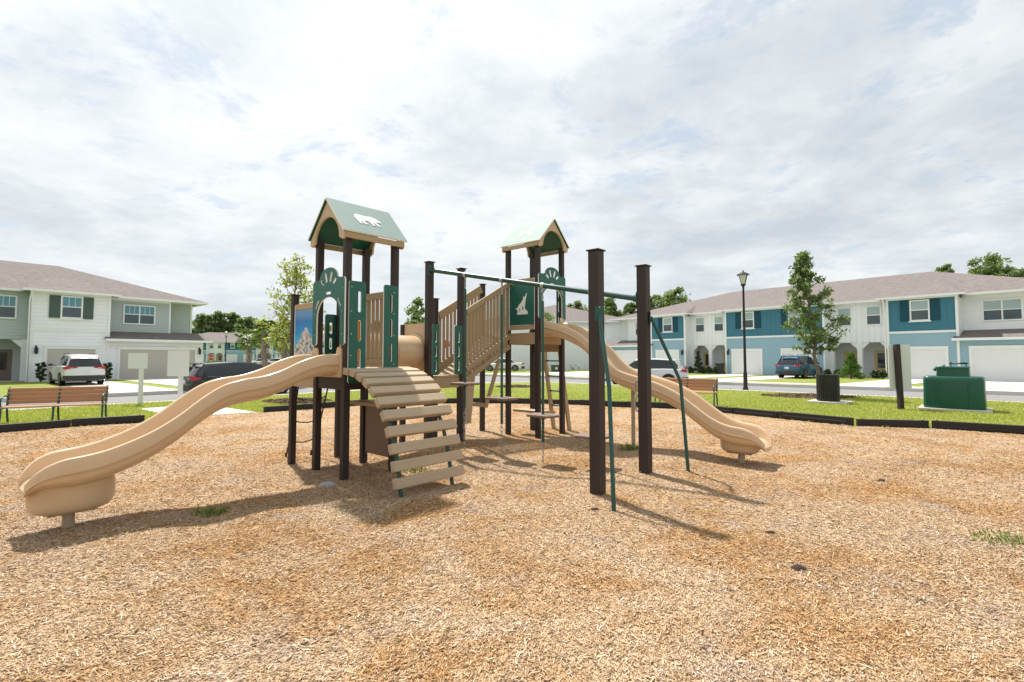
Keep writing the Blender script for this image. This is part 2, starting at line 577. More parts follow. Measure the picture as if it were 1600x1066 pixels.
def arch_panel(mid, ax, nrm, zb, zs, zt, hw=.425):
    """sunrise panel over a slide entry: legs, arch opening, radial slots"""
    ow = hw - .115
    zc = zb + (zs - zb) * .42
    ah = zs - .24 - zc
    out = [(-hw, zb + .02), (-hw, zs - .03), (-hw + .03, zs)]
    ra = .235
    out += [(-ra - .05, zs), (-ra - .02, zs + .015)]
    for k in range(0, 13):
        a = PI - PI * k / 12
        out.append((ra * math.cos(a), zs + .015 + (zt - zs - .015) * math.sin(a)))
    out += [(ra + .02, zs + .015), (ra + .05, zs), (hw - .03, zs), (hw, zs - .03), (hw, zb + .02), (hw - .03, zb), (ow + .03, zb), (ow, zb + .03)]
    for k in range(0, 17):
        a = PI * k / 16
        out.append((ow * math.cos(a), zc + ah * math.sin(a)))
    out += [(-ow, zb + .03), (-ow - .03, zb), (-hw + .03, zb)]
    out = out[::-1]
    holes = []
    for ang in (40, 72, 108, 140):
        a = math.radians(ang)
        holes.append(slot_at(.2 * math.cos(a) * 1.05, zs - .165 + .2 * math.sin(a), a, .145 if 60 < ang < 120 else .105, .042))
    for ang in (35, 90, 145):
        a = math.radians(ang)
        ta = math.atan2(ah * math.cos(a), -ow * math.sin(a))
        holes.append(slot_at((ow + .052) * math.cos(a), zc + (ah + .052) * math.sin(a), ta, .14, .036))
    mb = MB().prism(out, holes, mid + nrm * .055, ax, Z, .02, 0, 1, center=True)
    return part('arch_panel', mb, [M['green'], M['white']])
arch_panel((A_ + B_) / 2, U, -W, 1.76, 2.65, 2.81)
arch_panel((F_ + R_) / 2, W, U, 2.36, 3.24, 3.40, .44)

def slot_panel(p, ax, nrm, w, z0, z1, side):
    out = rrect(-w / 2, w / 2, z0, z1, .03)
    hs = []
    L = (z1 - z0) * .21
    xs = w * .12 * side
    for k in range(3):
        zc = z1 - .13 - L / 2 - k * (L + (z1 - z0) * .075)
        hs.append(slot_at(xs, zc, PI / 2, L, .045))
    mb = MB().prism(out, hs, p + nrm * .055, ax, Z, .02, 0, 1, center=True)
    return part('slot_panel', mb, [M['green'], M['white']])
slot_panel(B_ + W * .12, W, U, .25, 1.26, 2.60, 1)
slot_panel(D_ - W * .10, W, U, .23, 1.40, 2.60, 0)
slot_panel(Q2_ - W * .13, W, -U, .2, 1.42, 2.28, 0)
slot_panel(Q_ + W * .13, W, -U, .2, 1.42, 2.28, 0)
slot_panel(E_ + W * .10, W, U, .16, 1.28, 2.18, 0)
slot_panel(G_ - W * .12, W, U, .2, 1.28, 2.18, 0)
slot_panel(R_ - U * .10, U, W, .14, 2.1, 3.2, 0)
slot_panel(K_ + U * .10, U, W, .14, 2.1, 3.2, 0)

# bolts as a part of the panels: small dots
mb = MB()
for base, ax, nn, zr in ((B_, W, U, (1.36, 1.62, 1.9, 2.2, 2.52)), (D_ - W * .02, -W, U, (1.5, 1.9, 2.2, 2.5))):
    for z_ in zr:
        c = base + ax * .03 + nn * .066 + Z * z_
        mb.box(c, (.006, .016, .016), (nn, ax, Z))
for z_ in (1.9, 2.2, 2.5):
    for s in (-1, 1):
        c = (A_ + B_) / 2 + U * (s * .37) - W * .066 + Z * z_
        mb.box(c, (.016, .006, .016), (U, W, Z))
part('bolts', mb, M['steel'])

# ---- vertical slat barrier on the rear side of the front tower
def barrier(p, q, z0, z1, n, rz=0.0, name='slat_barrier', rail_h=.10, over=0.0):
    """slats between p and q; heights rise by rz along the way"""
    d = (q - p); L = d.length; d.normalize(); nn = d.cross(Z)
    sl = MB()
    for i in range(n):
        f = (i + .5) / n
        zz = rz * f
        sl.box(p + d * (L * f) + Z * ((z0 + z1) / 2 + zz), (.062, .026, z1 - z0 - .05), (d, nn, Z))
    o = part(name, sl, M['tanz'], bevel=.004)
    for zc in ((z1 - .05), (z0 + .07 + over), ) + (((z0 + .27),) if rz else ()):
        part('rail', MB().beam(p + Z * zc + nn * .03, q + Z * (zc + rz) + nn * .03, .03, rail_h, mi=0), M['tan'], o, bevel=.004)
    return o
barrier(C_ + U * .05, D_ - U * .05, 1.45, 2.54, 6)
# cream edge strip beside the barrier post
mb = MB().box(C_ + U * .065 + W * -.01 + Z * 1.98, (.012, .10, 1.1), AXP); part('edge_strip', mb, M['white'])

# ---- picture panel (photo print of a rocky peak) between the low post and the front tower
def mural_mat():
    m, nt, b = new_mat('mountain_print')
    v = obj_xyz(nt)
    sx = nt.nodes.new('ShaderNodeSeparateXYZ'); nt.links.new(v, sx.inputs[0])
    z = math_n(nt, 'DIVIDE', math_n(nt, 'SUBTRACT', sx.outputs[2], 1.44), .86)
    along = math_n(nt, 'SUBTRACT', math_n(nt, 'MULTIPLY', sx.outputs[0], U.x), math_n(nt, 'MULTIPLY', sx.outputs[1], -U.y))
    sky = ramp(nt, z, [(.40, (.05, .50, .72)), (.60, (.008, .26, .60)), (.78, (.006, .17, .50)), (.9, (.10, .25, .50)), (1, (.13, .28, .55))])
    wn = noise(nt, v, 4.5, 6, .6)
    cx = math_n(nt, 'ABSOLUTE', math_n(nt, 'SUBTRACT', along, mural_mid))
    top = math_n(nt, 'ADD', math_n(nt, 'MULTIPLY_ADD', cx, -1.15, .46), math_n(nt, 'MULTIPLY', wn, .46))
    rock_f = math_n(nt, 'LESS_THAN', z, top)
    vr = nd(nt, 'ShaderNodeTexVoronoi', Scale=24.0); nt.links.new(v, vr.inputs['Vector'])
    rk = noise(nt, v, 17, 6, .7, 1.0)
    rock = ramp(nt, rk, [(.32, (.07, .05, .05)), (.44, (.30, .23, .21)), (.52, (.55, .52, .51)), (.66, (.80, .79, .79))])
    low = ramp(nt, vr.outputs['Distance'], [(0, (.70, .28, .16)), (.28, (.72, .42, .30)), (.42, (.70, .70, .72)), (.62, (.22, .28, .32)), (.9, (.05, .10, .12))])
    lf = math_n(nt, 'LESS_THAN', z, math_n(nt, 'MULTIPLY_ADD', wn, .4, .24))
    g = mix_col(nt, lf, rock, low)
    c = mix_col(nt, rock_f, sky, g)
    nt.links.new(c, b.inputs['Base Color'])
    b.inputs['Roughness'].default_value = .35
    return m
mid = (Q_ + A_) / 2 - OFF
mural_mid = mid.x * U.x + mid.y * U.y
mp0, mp1 = Q_ + U * .045, A_ - U * .045
ml = (mp1 - mp0).length
mb = MB().box((mp0 + mp1) / 2 - W * .01 + Z * 1.87, (ml, .014, .84), AXP)
mu = part('picture_panel', mb, mural_mat())
for z_ in (2.335, 1.41):
    part('rail', MB().box((mp0 + mp1) / 2 + Z * z_, (ml, .045, .085), AXP), M['tan'], mu, bevel=.004)
mb = MB().box(mp0 + U * .012 + Z * 1.87, (.012, .05, .98), AXP)
part('edge_strip', mb, M['white'], mu)

# ---- wolf panel between the rear tower's front posts
wolf = [(-.42, -.55), (.50, -.55), (.46, -.36), (.31, -.24), (.25, -.22), (.24, .0), (.29, .18), (.31, .36), (.37, .56), (.42, .80), (.36, .79), (.26, .60), (.20, .56), (.10, .62), (.12, .48), (.04, .36), (-.10, .20),
        (-.24, .10), (-.34, -.02), (-.38, -.12), (-.58, -.12), (-.46, -.2), (-.37, -.3), (-.40, -.42)]
wh = [slot_at(-.20, -.24, 1.25, .20, .06), slot_at(.07, -.14, 1.45, .26, .09)]
wc = (L_ + F_) / 2
mb = MB().box(wc - W * .01 + Z * 2.66, (.69, .02, .84), AXP)
wp = part('wolf_panel', mb, M['green'], bevel=.003)
mb = MB().prism(scalep(wolf, .31), [scalep(h_, .31) for h_ in wh], wc - W * .021 + Z * 2.62, U, Z, -.004 if U.cross(Z).dot(W) > 0 else .004)
part('animal_cutout', mb, M['white'], wp)
for z_ in (3.12, 2.19):
    part('rail', MB().box(wc + Z * z_, (.69, .05, .09), AXP), M['tan'], wp, bevel=.004)
for s in (-1, 1):
    part('edge_strip', MB().box(wc + U * (s * .338) - W * .015 + Z * 2.655, (.012, .05, 1.02), AXP), M['white'], wp)

# ---- tunnel from the low deck to the middle deck
t0, t1 = (Q2_ + C_) / 2 + W * .02, (E2_ + E_) / 2 - W * .03
tc = t1 - t0
r_ = .30
mb = MB()
dirt = tc.normalized(); side_ = dirt.cross(Z)
rings_o, rings_i = [], []
seg = 28
prof = [(0, r_ + .03), (.04, r_ + .03), (.05, r_), (tc.length * .5 - .02, r_), (tc.length * .5, r_ + .02), (tc.length * .5 + .02, r_), (tc.length - .05, r_), (tc.length - .045, r_ + .03), (tc.length, r_ + .03)]
full = prof + [(a, b - .05) for a, b in prof[::-1]]
rings = []
for (a, rr) in full:
    cc = t0 + dirt * a + Z * (1.36 + .32)
    rings.append([cc + side_ * (rr * math.cos(2 * PI * k / seg)) + Z * (rr * math.sin(2 * PI * k / seg)) for k in range(seg)])
mb.loft(rings + [rings[0]], cap=False)
tun = part('tunnel', mb, M['slide'], smooth=40)
def holed(c, ax, nn, w, z0, z1, zc, r):
    hole = [(r * math.cos(2 * PI * k / 24), zc + r * math.sin(2 * PI * k / 24)) for k in range(24)]
    out = [(-w / 2, z0), (w / 2, z0), (w / 2, z1 - .02), (w / 2 - .06, z1), (-w / 2 + .06, z1), (-w / 2, z1 - .02)]
    return MB().prism(out, [hole], c, ax, Z, .02, 0, center=True)
part('tunnel_panel', holed((E2_ + E_) / 2, U, W, .66, 1.28, 2.20, 1.68, .29), M['tanpanel'])
part('tunnel_panel', holed((Q2_ + C_) / 2, U, W, .64, 1.42, 2.20, 1.70, .275), M['tanpanel'])
mb = MB().box((C_ - U * .10) - W * .05 + Z * 1.84, (.07, .03, .62), AXP); part('orange_panel', mb, M['orange'], bevel=.008)

# ---- counter and under-deck panel below the rear side of the front tower
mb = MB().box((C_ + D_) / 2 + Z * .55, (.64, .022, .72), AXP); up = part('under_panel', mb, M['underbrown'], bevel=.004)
mb = MB().box((C_ + D_) / 2 - W * .12 + Z * .94, (.72, .3, .05), AXP); part('counter', mb, M['tan'], up, bevel=.006)
mb = MB().prism([(.06, .34), (.30, .34), (.42, 1.34), (.06, 1.12)], [], G_ - U * .06, W, Z, .022); part('under_panel', mb, M['tanpanel'], bevel=.004)
def brace(p, q): part('brace', MB().beam(p, q, .04, .075), M['tan'], bevel=.005)
brace(G_.lerp(L_, .50) + Z * .62, G_.lerp(L_, .80) + Z * 1.56)
brace(G2_.lerp(N_, .50) + Z * .62, G2_.lerp(N_, .80) + Z * 1.56)
brace(G_.lerp(L_, .50) + Z * .66, G2_.lerp(N_, .50) + Z * .66)


# ---- arched plank climber on the front tower
orig = V((-1.24, 5.86, 0))
prof = [(1.16, 1.425), (1.0, 1.405), (.84, 1.355), (.69, 1.285), (.545, 1.185), (.415, 1.065), (.30, .915), (.205, .735), (.135, .545), (.085, .355), (.05, .165)]
cl = part('plank_climber', MB().box(orig - U * 1.2 + W * .38 + Z * 1.30, (.05, .62, .05), AXP), M['greenmetal'])
for i, (t, z) in enumerate(prof):
    a, b = prof[max(i - 1, 0)], prof[min(i + 1, len(prof) - 1)]
    tan_ = (U * -(b[0] - a[0]) + Z * (b[1] - a[1])).normalized()
    nrm = W.cross(tan_)
    if nrm.dot(U + Z) < 0: nrm = -nrm
    c = orig - U * t + W * .455 + Z * z
    mb = MB().box(c - nrm * .012, (.122, 1.04, .088), (tan_, W, nrm))
    part('plank', mb, M['tanW'] if 'tanW' in M else M['tan'], cl, bevel=.012)
for s in (.03, .80):
    pts = [orig + W * s - U * t + Z * (z - .055) + U * -.03 for t, z in prof]
    pts += [orig + W * s - U * .055 + Z * .0, orig + W * s - U * .05 + Z * -.06]
    mb = MB().tube(pts, .024, 8)
    part('frame_tube', mb, M['greenmetal'], cl, smooth=40)

# ---- sloping bridge from the middle deck to the rear tower
def bridge_point(a, b, f): return a.lerp(b, f)
mb = MB()
nb = 11
rise = DK2 - DKM
for i in range(nb):
    f = (i + .5) / nb
    c = ((G_ + G2_) / 2).lerp((L_ + N_) / 2, f) + Z * (DKM + rise * f - .02)
    slope_d = ((L_ - G_) + Z * rise).normalized()
    mb.box(c, (.66, (L_ - G_).length / nb * 1.1, .04), (U, slope_d, U.cross(slope_d)))
br = part('bridge_ramp', mb, M['tan'], bevel=.004)
barrier(G_ + W * .09 + U * .02, L_ - W * .02 + U * .02 + W * .0, 1.10, 2.50, 13, rise * .80, 'bridge_railing', .10)
barrier(G2_ + W * .07, N_ - W * .07, 1.10, 2.46, 12, rise * .80, 'bridge_railing', .16)

# ---- ladder at the rear tower
mid = (K_ + R_) / 2
b0 = mid + W * .52
lad = None
lad = part('ladder', MB().beam(mid + W * .07 - U * .2 + Z * 2.06, mid + W * .07 + U * .2 + Z * 2.06, .04, .08), M['tan'], bevel=.006)
for s in (-.21, .21):
    part('side_rail', MB().beam(mid + W * .06 + U * s + Z * 2.30, b0 + U * s + Z * -.05, .045, .10, (W + Z * .2)), M['tan'], lad, bevel=.006)
for z_ in (.55, .87, 1.19, 1.52, 1.85):
    f = 1 - (z_ / 2.3)
    c = (mid + W * .06).lerp(b0, f) + Z * z_
    mb = MB().tube([c - U * .2, c + U * .2], .017, 8)
    part('rung', mb, M['greenmetal'], lad, smooth=40)

# ---- wave slides
def catmull(pts, n):
    out = []
    P = [pts[0]] + pts + [pts[-1]]
    for i in range(1, len(P) - 2):
        for k in range(n):
            t = k / n
            a, b, c, d = P[i - 1], P[i], P[i + 1], P[i + 2]
            out.append(tuple(.5 * (2 * b[j] + (c[j] - a[j]) * t + (2 * a[j] - 5 * b[j] + 4 * c[j] - d[j]) * t * t + (3 * b[j] - a[j] - 3 * c[j] + d[j]) * t ** 3) for j in (0, 1)))
    out.append(pts[-1])
    return out
def slide(start, D, rim, drum_t, drum_len, support=None):
    D = D.normalized(); S = Z.cross(D)
    path = catmull(rim, 6)
    tmax = path[-1][0]
    half = [(.0, -.225), (.12, -.224), (.19, -.215), (.225, -.185), (.242, -.13), (.252, -.06), (.262, -.022), (.277, -.004), (.295, 0.0), (.312, -.008), (.322, -.03),
            (.325, -.075), (.328, -.112), (.341, -.118), (.341, -.136), (.309, -.141), (.309, -.19), (.285, -.245), (.23, -.275), (.12, -.285), (0, -.286)]
    prof = half + [(-x, y) for x, y in half[::-1]][1:-1]
    rings = []
    for i, (t, z) in enumerate(path):
        a, b = path[max(0, i - 1)], path[min(len(path) - 1, i + 1)]
        sl = math.atan2(b[1] - a[1], b[0] - a[0])
        sl = max(min(sl, 0.5), -1.0)
        e = max(0.0, (t - (tmax - .34)) / .34)
        wk = math.sqrt(max(.0, 1 - (e ** 3.2) * .60))
        ring = []
        for (x, y) in prof:
            hy = y
            if e > 0:                       # the rim sinks to the lip at the exit, the underside closes up
                bedy = -.225
                hy = y if y < bedy else bedy + (y - bedy) * (1 - .55 * e * e)
                if y < -.14: hy = hy + (.03 * e if y < -.2 else 0)
            p = start + D * (t - math.sin(sl) * 0 ) + S * (x * wk) + Z * (z + hy * (1 if e == 0 else 1))
            ring.append(p)
        rings.append(ring)
    mb = MB().loft(rings)
    o = part('slide', mb, M['slide'], smooth=38)
    # entry flange with two ears
    out = [(-.36, -.30), (.36, -.30), (.36, .06), (.33, .09), (.27, .09), (.245, .04), (.235, -.20), (-.235, -.20), (-.245, .04), (-.27, .09), (-.33, .09), (-.36, .06)]
    fl = MB().prism(out, [], start + D * .015 + Z * rim[0][1], S, Z, .035, 0, center=True)
    part('entry_flange', fl, M['slide'], o, bevel=.006)
    zb = path[-1][1]
    c = start + D * drum_t
    zrim = min(path, key=lambda q: abs(q[0] - drum_t))[1]
    ang = math.atan2(D.y, D.x)
    pr = [(.55, .158), (.76, .166), (.88, .182), (.95, .21), (.985, .25), (1.0, .31), (1.0, .38), (.99, zrim - .24)]
    dr = MB().lathe((c.x, c.y, 0), [(r * drum_len, z) for r, z in pr], 32, 0, 1, .62, ang)
    part('slide_foot', dr, M['slide'], o, smooth=50)
    pl = MB()
    pl.tube([(c.x - D.x * -.02, c.y + D.y * .02, -.05), (c.x + D.x * .02, c.y + D.y * .02, .17)], .048, 16)
    pl.box((c.x, c.y, .151), (.36, .16, .014), (D, S, Z))
    part('foot_post', pl, M['polepaint'], o, smooth=50)
    if support:
        px, py, zt = support
        sp = MB().tube([(px, py, -.05), (px, py, zt)], .034, 14)
        part('support_pole', sp, M['polepaint'], o, smooth=50)
    return o
RIM1 = [(0.0, 1.635), (.25, 1.63), (.5, 1.565), (.75, 1.455), (.98, 1.385), (1.22, 1.35), (1.42, 1.29), (1.62, 1.165), (1.82, 1.01), (2.02, .885), (2.22, .795), (2.42, .73), (2.6, .70), (2.74, .695), (2.84, .685), (2.91, .655), (2.955, .61)]
RIM2 = [(0.0, 2.30), (.2, 2.28), (.5, 2.20), (.85, 2.04), (1.15, 1.80), (1.4, 1.55), (1.62, 1.40), (1.85, 1.32), (2.15, 1.245), (2.45, 1.155), (2.75, 1.02), (3.02, .835), (3.24, .69), (3.42, .61), (3.6, .575), (3.76, .565), (3.86, .55), (3.92, .52), (3.97, .475)]
mAB = (A_ + B_) / 2
sl1_dir = V((-1.72, -2.035, 0))
slide(mAB - W * .05, sl1_dir, RIM1, 2.60, .325)
mFR = (F_ + R_) / 2
slide(mFR + U * .05, U, RIM2, 3.57, .29, (2.13, 9.06, 1.06))

# ---- overhead beam and hand rails at the two big posts
Eb, Bb = E_ + Z * 3.13 + U * .05, PB + Z * 2.385
bd = (Bb - Eb).normalized()
mb = MB().tube([Eb, Bb - bd * .08], .038, 14)
ob = part('overhead_beam', mb, M['greenmetal'], smooth=50)
mb = MB()
for P_, sgn in ((Eb, 1), (Bb - bd * .085, -1)):
    mb.tube([P_ + bd * (.0 * sgn), P_ + bd * (.05 * sgn)], [.05, .05], 12)
    mb.box(P_, (.012, .12, .17), (bd, bd.cross(Z).normalized(), Z))
part('flange', mb, M['greenmetal'], ob)
def handrail(p, pts, parent):
    o = part('handrail', MB().tube(pts, .0235, 12), M['greenmetal'], parent, smooth=50)
mbs = [([PA + V((.03, -.09, 2.10)), V((1.005, 5.86, 2.03)), V((1.035, 5.60, 1.46)), V((1.045, 5.53, 1.28)), V((1.055, 5.38, -.05))], postA, PA + V((.02, -.085, 2.1))),
       ([PB + V((.09, -.02, 2.15)), PB + V((.13, -.02, 2.06)), V((2.22, 6.97, 1.42)), V((2.285, 6.97, 1.27)), V((2.375, 6.96, -.05))], postB, PB + V((.08, -.01, 2.13)))]
for pts, par, fp in mbs:
    handrail(None, pts, par)
    fl = MB().box(fp, (.014, .10, .17), ((fp - V((par is postA and PA.x or PB.x, par is postA and PA.y or PB.y, fp.z))).normalized(), (fp - V((par is postA and PA.x or PB.x, par is postA and PA.y or PB.y, fp.z))).normalized().cross(Z), Z))
    for dz in (-.065, .065):
        fl.lathe(fp + V((0, -.012, dz)), [(.011, 0), (.011, .012), (.004, .016)], 8, 1)
    part('flange', fl, [M['greenmetal'], M['steel']], par)
# double loop hand grip on the far big post
gp = PB - U * .075 - W * .04
mb = MB()
for z0 in (1.18, .965):
    pts = [gp + Z * (z0 + .105)]
    for k in range(0, 9):
        a = PI * k / 8
        pts.append(gp - U * (.05 * math.sin(a) ** .6 if 0 < k < 8 else 0) + Z * (z0 + .10 * math.cos(a)))
    mb.tube(pts, .014, 8)
part('hand_grip', mb, M['steel'], postB, smooth=50)

# ---- rope net beside the low deck
net = MB()
tops = [Q_ + W * .12 - U * .03 + Z * 1.36, Q2_ - W * .12 - U * .03 + Z * 1.36]
bots = [Q_ + W * .16 - U * .55 + Z * .0, Q2_ - W * .18 - U * .52 + Z * .0]
midp = []
for a, b in zip(tops, bots):
    pts = [a.lerp(b, f) + Z * (-.06 * math.sin(PI * f)) for f in [i / 8 for i in range(9)]]
    midp.append(pts)
    net.tube(pts, .012, 6)
    net.tube([b, b + Z * .09], [.02, .012], 6)
for k in (2, 4, 6):
    a, b = midp[0][k], midp[1][k]
    net.tube([a.lerp(b, f) + Z * (-.05 * math.sin(PI * f)) for f in (0, .25, .5, .75, 1)], .011, 6)
part('rope_net', net, M['rope'], smooth=60)

# ================================================================== hanging steps (each hangs from the beam: things of their own)
def chain(mb, p, q, n, r=.004):
    d = q - p; L = d.length; d.normalize()
    a = d.cross(V((.3, .8, .1))).normalized(); b = d.cross(a)
    for i in range(n):
        c = p + d * (L * (i + .5) / n)
        s = a if i % 2 else b
        h, w = L / n * .72, L / n * .34
        ring = [c + d * (h * math.cos(t)) + s * (w * math.sin(t)) for t in [2 * PI * k / 8 for k in range(8)]]
        mb.tube(ring + [ring[0]], r, 5, cap=False)
pod_lab = ['brown hanging step highest on its green pole, nearest the sloping bridge', 'brown hanging step second highest in the row, left of the wolf panel tower',
           'brown hanging step second lowest in the row, below the wolf panel', 'brown hanging step lowest in the row, half hidden behind the nearest thick post']
for i, s in enumerate((.197, .391, .587, .795)):
    q = Eb.lerp(Bb, s)
    zp = (1.175, .96, .735, .485)[i]
    gx = V((q.x, q.y, 0))
    t = thing('hanging_step', pod_lab[i], 'play step', gx, 0, 'hanging steps under the sloping beam')
    mb = MB()
    hw, ch = .255, .09
    outl = [(-hw + ch, -hw * .72), (0, -hw * .66), (hw - ch, -hw * .72), (hw, -hw * .72 + ch), (hw * .94, 0), (hw, hw * .72 - ch), (hw - ch, hw * .72), (0, hw * .66), (-hw + ch, hw * .72), (-hw, hw * .72 - ch), (-hw * .94, 0), (-hw, -hw * .72 + ch)]
    mb.prism(outl, [], (0, 0, zp - .035), U, W, .035)
    o = build('step_plate', mb, M['podtop'], t, smooth=30, bevel=.01)
    mb = MB().tube([(0, 0, zp - .42), (0, 0, q.z - .24)], .021, 12)
    mb.lathe((0, 0, zp - .075), [(.03, 0), (.10, .035)], 14)
    build('step_pole', mb, M['greenmetal'], t, smooth=50)
    mb = MB(); chain(mb, V((0, 0, q.z - .05)), V((0, 0, q.z - .24)), 5, .006)
    build('upper_chain', mb, M['chain'], t)
    mb = MB(); chain(mb, V((0, 0, zp - .42)) if zp - .42 > .15 else V((0, 0, .1)), V((0, 0, .0)), 9 if zp > .6 else 3, .004)
    build('ground_chain', mb, M['chain'], t)
    mb = MB().tube([(q - gx) + bd * -.025, (q - gx) + bd * .025], .046, 14)
    mb.box(V((0, 0, q.z - .048)), (.03, .012, .05), AXP)
    build('beam_clamp', mb, M['steel'], t)
# ================================================================== GROUND, ROADS, LAWN
def poly_sheet(name, pts, z, m, kind='structure', thick=0.0):
    mb = MB()
    tr = tessellate_polygon([[V((p[0], p[1], 0)) for p in pts]])
    n = len(pts)
    vs = [(p[0], p[1], z) for p in pts]
    fs = [tuple(t) for t in tr]
    if thick:
        vs += [(p[0], p[1], z - thick) for p in pts]
        fs += [(i, (i + 1) % n, (i + 1) % n + n, i + n) for i in range(n)]
    mb.add(vs, fs)
    o = build(name, mb, m)
    return tag(o, kind=kind)

def lawn_mat():
    m, nt, b = new_mat('lawn_grass')
    v = obj_xyz(nt)
    n1 = noise(nt, v, .35, 5, .6)
    n2 = noise(nt, v, 14, 5, .65)
    n3 = noise(nt, v, 90, 3, .7)
    c = ramp(nt, n1, [(.32, (.25, .30, .05)), (.46, (.38, .40, .085)), (.58, (.47, .44, .14)), (.70, (.52, .44, .21))])
    c = mix_col(nt, n2, sc((.16, .21, .035), 1), c)
    c = mix_col(nt, math_n(nt, 'MULTIPLY_ADD', n3, .7, .25), sc((.12, .17, .025), 1), c)
    nt.links.new(c, b.inputs['Base Color'])
    b.inputs['Roughness'].default_value = .9
    b.inputs['Specular IOR Level'].default_value = .15
    bump(nt, b, n3, .8, .03)
    return m
M['lawn'] = lawn_mat()

ROAD_Z = -.15
LD = V((.643, .766, 0)); LN = V((-.766, .643, 0))        # left street: along, away from the park
RD = V((-.73, .683, 0)); RN = V((.683, .73, 0))          # right street: along (to far left), away from the park
L0, R0 = V((-13.75, 17.1, 0)), V((14.0, 21.9, 0))
LWID, RWID = 6.6, 7.4
def isect(p, d, q, e):
    den = d.x * e.y - d.y * e.x
    w = q - p
    return p + d * ((w.x * e.y - w.y * e.x) / den)

poly_sheet('road', [(-400, -80), (400, -80), (400, 500), (-400, 500)], ROAD_Z, M['asphalt'])
# far terrain beyond the houses
corner = isect(L0, LD, R0, RD)
park = [L0 - LD * 60, L0, corner - LD * 3.0, corner - LD * 1.0 - RD * 1.0, corner - RD * 3.0, R0, R0 - RD * 60]
park += [V((60, -60, 0)), V((-60, -60, 0))]
poly_sheet('park_lawn', [(p.x, p.y) for p in park], 0, M['lawn'], thick=.14)
LF0, RF0 = L0 + LN * LWID, R0 + RN * RWID
lc = isect(LF0, LD, R0, RD)
left_lot = [LF0 - LD * 70, LF0, lc - LD * 3.5, lc - LD * 1.1 + RD * 1.1, lc + RD * 3.5, lc + RD * 220, lc + RD * 220 - V((0, 330, 0))]
poly_sheet('house_lawn', [(p.x, p.y) for p in left_lot], 0, M['lawn'], thick=.14)
right_lot = [RF0 + RD * 260, RF0, RF0 - RD * 90, RF0 - RD * 90 + V((200, 0, 0)), V((330, 420, 0)), V((-330, 420, 0))]
poly_sheet('house_lawn', [(p.x, p.y) for p in right_lot], 0, M['lawn'], thick=.14)

def strip(name, pts, w, z0, z1, m, kind='structure'):
    """a kerb or path strip along a polyline, z0..z1"""
    mb = MB()
    pts = [V((p[0], p[1], 0)) for p in pts]
    n = len(pts)
    L, R = [], []
    for i, p in enumerate(pts):
        d = (pts[min(i + 1, n - 1)] - pts[max(i - 1, 0)]).normalized()
        s = d.cross(Z) * (w / 2)
        L.append(p - s); R.append(p + s)
    rings = [[V((a.x, a.y, z0)), V((b.x, b.y, z0)), V((b.x, b.y, z1)), V((a.x, a.y, z1))] for a, b in zip(L, R)]
    mb.loft(rings)
    return tag(build(name, mb, m), kind=kind)
strip('kerb', [L0 - LD * 40, L0, corner - LD * 3.0, corner - LD * 1.0 - RD * 1.0, corner - RD * 3.0, R0, R0 - RD * 40], .34, -.16, .012, M['kerb'])
strip('kerb', [LF0 - LD * 50, LF0, lc - LD * 3.5, lc - LD * 1.1 + RD * 1.1, lc + RD * 3.5, lc + RD * 120], .34, -.16, .012, M['kerb'])
strip('kerb', [RF0 + RD * 180, RF0, RF0 - RD * 50], .34, -.16, .012, M['kerb'])
# pavement on the right house lot
strip('pavement', [RF0 + RN * 1.55 + RD * 42, RF0 + RN * 1.55 - RD * 50], 1.1, -.05, .006, M['concrete'])
# entry path from the left street to the play area
e0, e1 = ground_at(402, 645), ground_at(272, 651)
poly_sheet('path', [(e0.x + .05, e0.y), (e0.x + LN.x * 4.2, e0.y + LN.y * 4.2), (e1.x + LN.x * 3.2, e1.y + LN.y * 3.2), (e1.x, e1.y - .1)], .004, M['concrete'])

# ---- mulch: one undulating sheet inside the edging
border = [(-10.80, 10.80), (-10.05, 11.72), (-8.94, 12.50), (-9.13, 13.80), (-7.33, 14.80), (-7.14, 14.78), (-5.16, 16.90), (-3.29, 17.58), (-.89, 17.84), (2.24, 17.15), (3.29, 16.5), (5.47, 15.68), (6.93, 13.42), (7.9, 11.93), (9.41, 11.6), (10.59, 10.66),
          (13.2, 8.2), (14, 3), (12, -3), (-13, -3), (-14.5, 3), (-13.2, 8.0)]
bx = np.array(border)
def inside(px, py, poly=bx):
    px, py = np.asarray(px), np.asarray(py)
    r = np.zeros(px.shape, bool)
    n = len(poly)
    j = n - 1
    for i in range(n):
        xi, yi, xj, yj = *poly[i], *poly[j]
        c = ((yi > py) != (yj > py)) & (px < (xj - xi) * (py - yi) / (yj - yi + 1e-12) + xi)
        r ^= c
        j = i
    return r
def edge_dist(px, py, poly=bx):
    d = np.full(np.shape(px), 1e9)
    n = len(poly)
    for i in range(n):
        a, b = poly[i], poly[(i + 1) % n]
        ab = b - a
        t = np.clip(((px - a[0]) * ab[0] + (py - a[1]) * ab[1]) / (ab @ ab), 0, 1)
        d = np.minimum(d, np.hypot(px - a[0] - t * ab[0], py - a[1] - t * ab[1]))
    return d
WAVES = [(RNG.uniform(-PI, PI), RNG.uniform(.5, 4.2), RNG.uniform(0, 6.28)) for _ in range(22)]
HOLES = [(-.27, 8.1, .45, .09), (.39, 7.7, .45, .09), (1.0, 7.2, .4, .08), (3.75, 7.6, .7, .08), (-4.4, 4.5, .8, .08), (-.8, 5.6, .7, .08), (-2.2, 7.1, .6, .05)]
FEET = [(RNG.uniform(-PI, PI), RNG.uniform(4.5, 10), RNG.uniform(0, 6.28)) for _ in range(16)]
